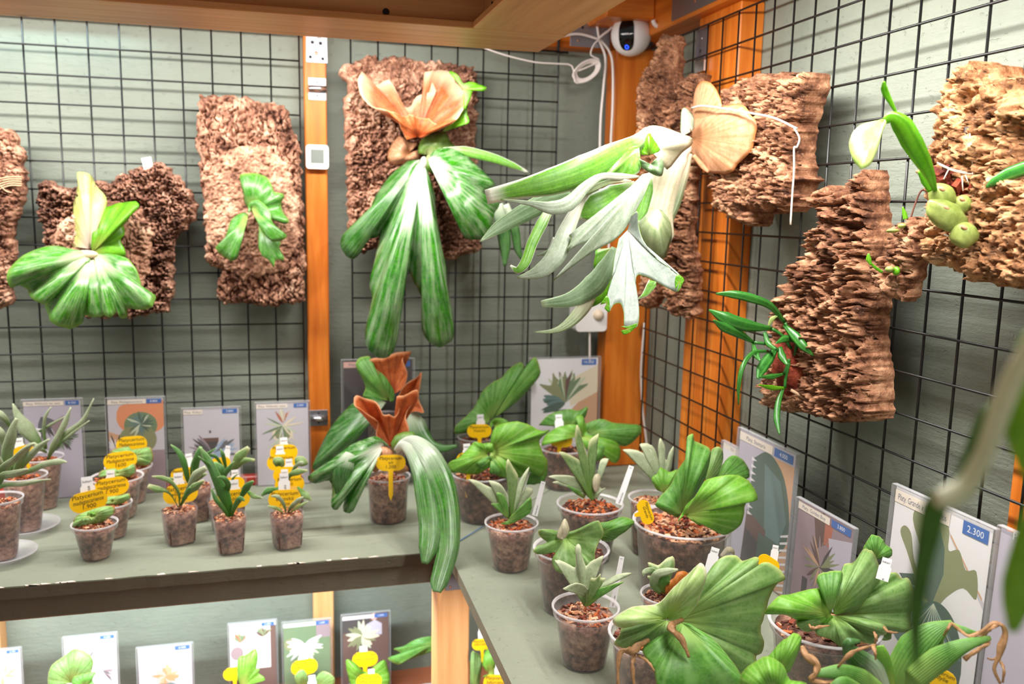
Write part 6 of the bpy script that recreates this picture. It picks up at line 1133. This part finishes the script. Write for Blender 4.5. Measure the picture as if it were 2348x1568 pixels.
# ------------------------------------------------------------------ lower shelf: cards, ferns and labels under the bright strip
ZL = .43; YL = 1.690
LC = dict(Z=ZL, ref=1.7)
card_back('lower shelf card cut by the edge, snowy leaves', -60, 47, 1497, YL, '', '2.700', burst((.6, 1.0), 16, .35, .04, 0, 360, ['p_pale', 'p_tan', 'p_sky', 'p_white'], 21), 'p_grey', **LC)
card_back('lower shelf white card with grass like fern tips behind the round green leaf', 141, 268, 1464, YL, 'Platy. Siamense', '4.200', burst((.42, 1.15), 9, .34, .015, 50, 130, ['p_green', 'p_slate', 'p_pale'], 22)+burst((.72, .9), 5, .3, .02, -60, 0, ['p_slate', 'p_mauve'], 23), 'p_white', strip=(0, .6), **LC)
card_back('lower shelf card with a peach ruffled fern head', 311, 442, 1488, YL, 'Platy. Andinum', '6.900', burst((.5, 1.05), 14, .26, .05, 0, 360, ['p_tan', 'p_skin', 'p_pink'], 24)+burst((.5, .9), 6, .34, .05, 200, 340, ['p_deep', 'p_slate', 'p_teal'], 25), 'p_lilac', strip=(0, .62), **LC)
card_back('lower shelf card with two bushy potted plants', 522, 635, 1433, YL, '', '5.000', [('p_white', [(0, .6), (.86, .6), (.86, 1.9), (0, 1.9)]), rect(.88, 0, 1, 1.6, 'p_brown'), rect(0, 0, 1, .6, 'p_brown')]+burst((.22, 1.25), 9, .26, .025, 40, 140, ['p_olive', 'p_rust', 'p_green'], 26)+burst((.72, 1.35), 9, .26, .025, 40, 140, ['p_olive', 'p_brown', 'p_green'], 27)+[ell((.15, 1.0), .14, .16, 'p_mauve')], 'p_white', **LC)
card_back('lower shelf card with a white feathery fern', 646, 760, 1430, YL, 'Platy', '1.600', [rect(0, 0, 1, 2, 'p_green'), rect(.7, 1.3, 1, 1.8, 'p_mauve'), ell((.15, 1.2), .14, .14, 'p_olive')]+burst((.45, 1.15), 16, .42, .05, 150, 390, ['p_white', 'p_pale', 'p_grey'], 28), 'p_pale', strip=(0, .7), strip_bg='p_white', **LC)
card_back('lower shelf card with a bleached bushy fern and a pale figure behind', 782, 895, 1413, YL, 'Platy', '1.400', [rect(0, 0, 1, 2.1, 'p_brown'), rect(0, 1.3, .6, 1.7, 'p_dark'), ell((.68, 1.62), .07, .08, 'p_pink'), ('p_lilac', [(.5, 1.45), (.7, 1.55), (.85, 1.45), (.85, 1.2), (.6, 1.2)])]+burst((.42, 1.2), 18, .36, .05, 0, 360, ['p_cream', 'p_olive', 'p_pale'], 29), 'p_brown', strip=(0, .68), strip_bg='p_white', **LC)
def lowpot(label, px, Y, r, H, **k):
    g = onY(px, 1560, Y); return pot_world(label, (g[0], Y, ZL+.0004), r*.78, r, H, group='ferns on the lower shelf', **k)
t, c = lowpot('round leaved fern on the lower shelf before the white card', 165, 1.60, .045, .075); d = dep(c)
leaf('shield_frond', fan(R1, (540, 930), [(360, 960), (360, 880), (390, 800), (480, 730), (560, 675), (620, 690), (690, 750), (690, 820), (660, 900), (640, 960)], d, -.02, -.02, .004, 3, 9), 'shield_sage', t)
leaf('shield_frond', fan(R1, (640, 960), [(540, 960), (545, 900), (620, 865), (715, 850), (690, 900), (720, 960)], d-.03, -.01, -.01, .002, 2, 7), 'shield_mid', t)
t, c = lowpot('lobed green fern on the lower shelf before the two plant card', 568, 1.60, .035, .075); d = dep(c)
leaf('frond', fan(R2, (240, 1060), [(210, 1000), (215, 850), (270, 820), (345, 775), (362, 840), (350, 920), (375, 925), (370, 960), (415, 990), (400, 1015), (300, 1020), (270, 1060)], d, -.02, -.015, .003, 2, 9), 'shield_fresh', t)
t, c = lowpot('twin leaved fern on the lower shelf before the feathery card', 715, 1.60, .035, .068); d = dep(c)
leaf('frond', fan(R2, (720, 1060), [(660, 1050), (638, 980), (680, 932), (720, 945), (735, 1000), (735, 1060)], d, -.02, -.01, .002, 2, 8), 'shield_sage', t)
leaf('frond', fan(R2, (800, 1060), [(790, 1010), (820, 960), (870, 942), (932, 985), (930, 1040), (860, 1070)], d, -.02, -.01, .002, 2, 8), 'shield_sage', t)
t, c = lowpot('winged pale green fern on the lower shelf before the bleached fern card', 838, 1.60, .038, .080); d = dep(c)
leaf('frond', fan(R2, (1170, 1020), [(1060, 1060), (1040, 980), (1022, 858), (1090, 880), (1140, 930), (1180, 950), (1240, 900), (1300, 860), (1330, 890), (1350, 1000), (1340, 1060)], d, -.02, -.02, .003, 3, 9), 'shield_fresh', t)
t, c = lowpot('single arching green leaf fern on the lower shelf beside the pine post', 985, 1.56, .04, .075); d = dep(c)
leaf('frond', fan(R2, (1700, 720), [(1690, 680), (1620, 685), (1540, 705), (1450, 755), (1378, 775), (1430, 800), (1425, 845), (1330, 842), (1412, 892), (1470, 862), (1560, 830), (1650, 800), (1705, 765)], d, -.01, -.01, .004, 3, 9), 'shield_mid', t)
obj('stem', tube([P(*cv(R2, [(1695, 725)])[0], d), P(*cv(R2, [(1720, 900)])[0], d+.01), c], .003, 6, 5), 'orchid_deep', t, smooth=True)
t, c = lowpot('teal and lime fern half hidden between post and side shelf', 1100, 1.50, .04, .085); d = dep(c)
leaf('frond', fan(R2, (1980, 1060), [(1950, 1060), (1958, 810), (2010, 815), (2042, 850), (2030, 950), (2020, 1060)], d, 0, -.01, .002, 2, 8), 'shield_sage', t)
leaf('frond', fan(R2, (2090, 960), [(2040, 900), (2060, 800), (2110, 765), (2180, 800), (2200, 900), (2160, 985), (2100, 1000), (2045, 980)], d-.03, 0, -.015, .003, 3, 8), 'shield_fresh', t)
for lb, x, y, wd, dd, ro in (('yellow label behind the round leaved fern on the lower shelf', 220, 1547, 40, 1.70, 20), ('yellow label half behind the lobed fern on the lower shelf', 538, 1544, 50, 1.70, 0), ('yellow label before the feathery card on the lower shelf', 698, 1529, 60, 1.72, 4), ('yellow label before the bleached fern card on the lower shelf', 837, 1511, 58, 1.72, 0), ('yellow label between the wings of the pale fern on the lower shelf', 846, 1562, 58, 1.63, 0), ('yellow label high beside the pine post on the lower shelf', 1104, 1477, 44, 1.66, 6), ('yellow label low beside the pine post on the lower shelf', 1139, 1565, 62, 1.55, 0)):
    ylabel(lb, x, y, wd, dd, [PL, 'bifurcatum', ''], ro)
for lb, x, y0, y1, wd, dd in (('white name stick before the feathery card on the lower shelf', 695, 1490, 1522, 23, 1.725), ('white name stick before the bleached fern card on the lower shelf', 833, 1481, 1504, 23, 1.725), ('white name stick between the wings of the pale fern on the lower shelf', 851, 1534, 1556, 19, 1.635), ('white name stick by the twin leaved fern on the lower shelf', 715, 1548, 1575, 20, 1.62), ('white name stick high beside the pine post on the lower shelf', 1104, 1435, 1468, 17, 1.665), ('white name stick low beside the pine post on the lower shelf', 1144, 1516, 1560, 22, 1.555)):
    wstick(lb, x, y0, x+1, y1, wd, dd)
# ------------------------------------------------------------------ out of focus frond hanging close to the lens
dn = .27; t = thing('hanging_frond', 'blurred pale stem and green frond hanging close in front', 'hanging frond', tuple(P(2100, 1500, dn)))
leaf('stem', ribbon(S5, [(900, -60), (800, 110), (700, 290), (640, 430), (570, 620), (500, 745), (430, 790), (375, 805)], [50, 50, 60, 60, 50, 60, 76, 50], dn, -.01, 0, .5), 'near_pale', t, .003)
leaf('frond', ribbon(S5, [(395, 790), (365, 850), (345, 940), (320, 1060), (300, 1180), (288, 1300), (288, 1400), (292, 1500)], [70, 84, 76, 60, 54, 44, 26, 8], dn-.002, .0, 0, .5), 'near_dark', t, .002)
leaf('frond', ribbon(S5, [(660, 380), (590, 460), (545, 560), (500, 660), (450, 760)], [20, 60, 56, 40, 20], dn+.004, 0, 0, .5), 'near_dark', t, .002)
leaf('frond', ribbon(S5, [(860, 60), (770, 160), (740, 260), (700, 330)], [60, 90, 60, 10], dn+.006, 0, 0, .4), 'near_green', t, .002)
leaf('frond', ribbon(S5, [(900, 200), (790, 330), (740, 430), (745, 540), (800, 650), (840, 780)], [60, 120, 120, 130, 150, 100], dn+.02, -.01, 0, .4), 'near_green', t, .002)
leaf('frond', ribbon(S5, [(850, 750), (800, 900), (755, 1050), (720, 1160), (705, 1250), (690, 1350)], [80, 130, 130, 120, 90, 24], dn+.02, 0, 0, .4), 'near_green', t, .002)
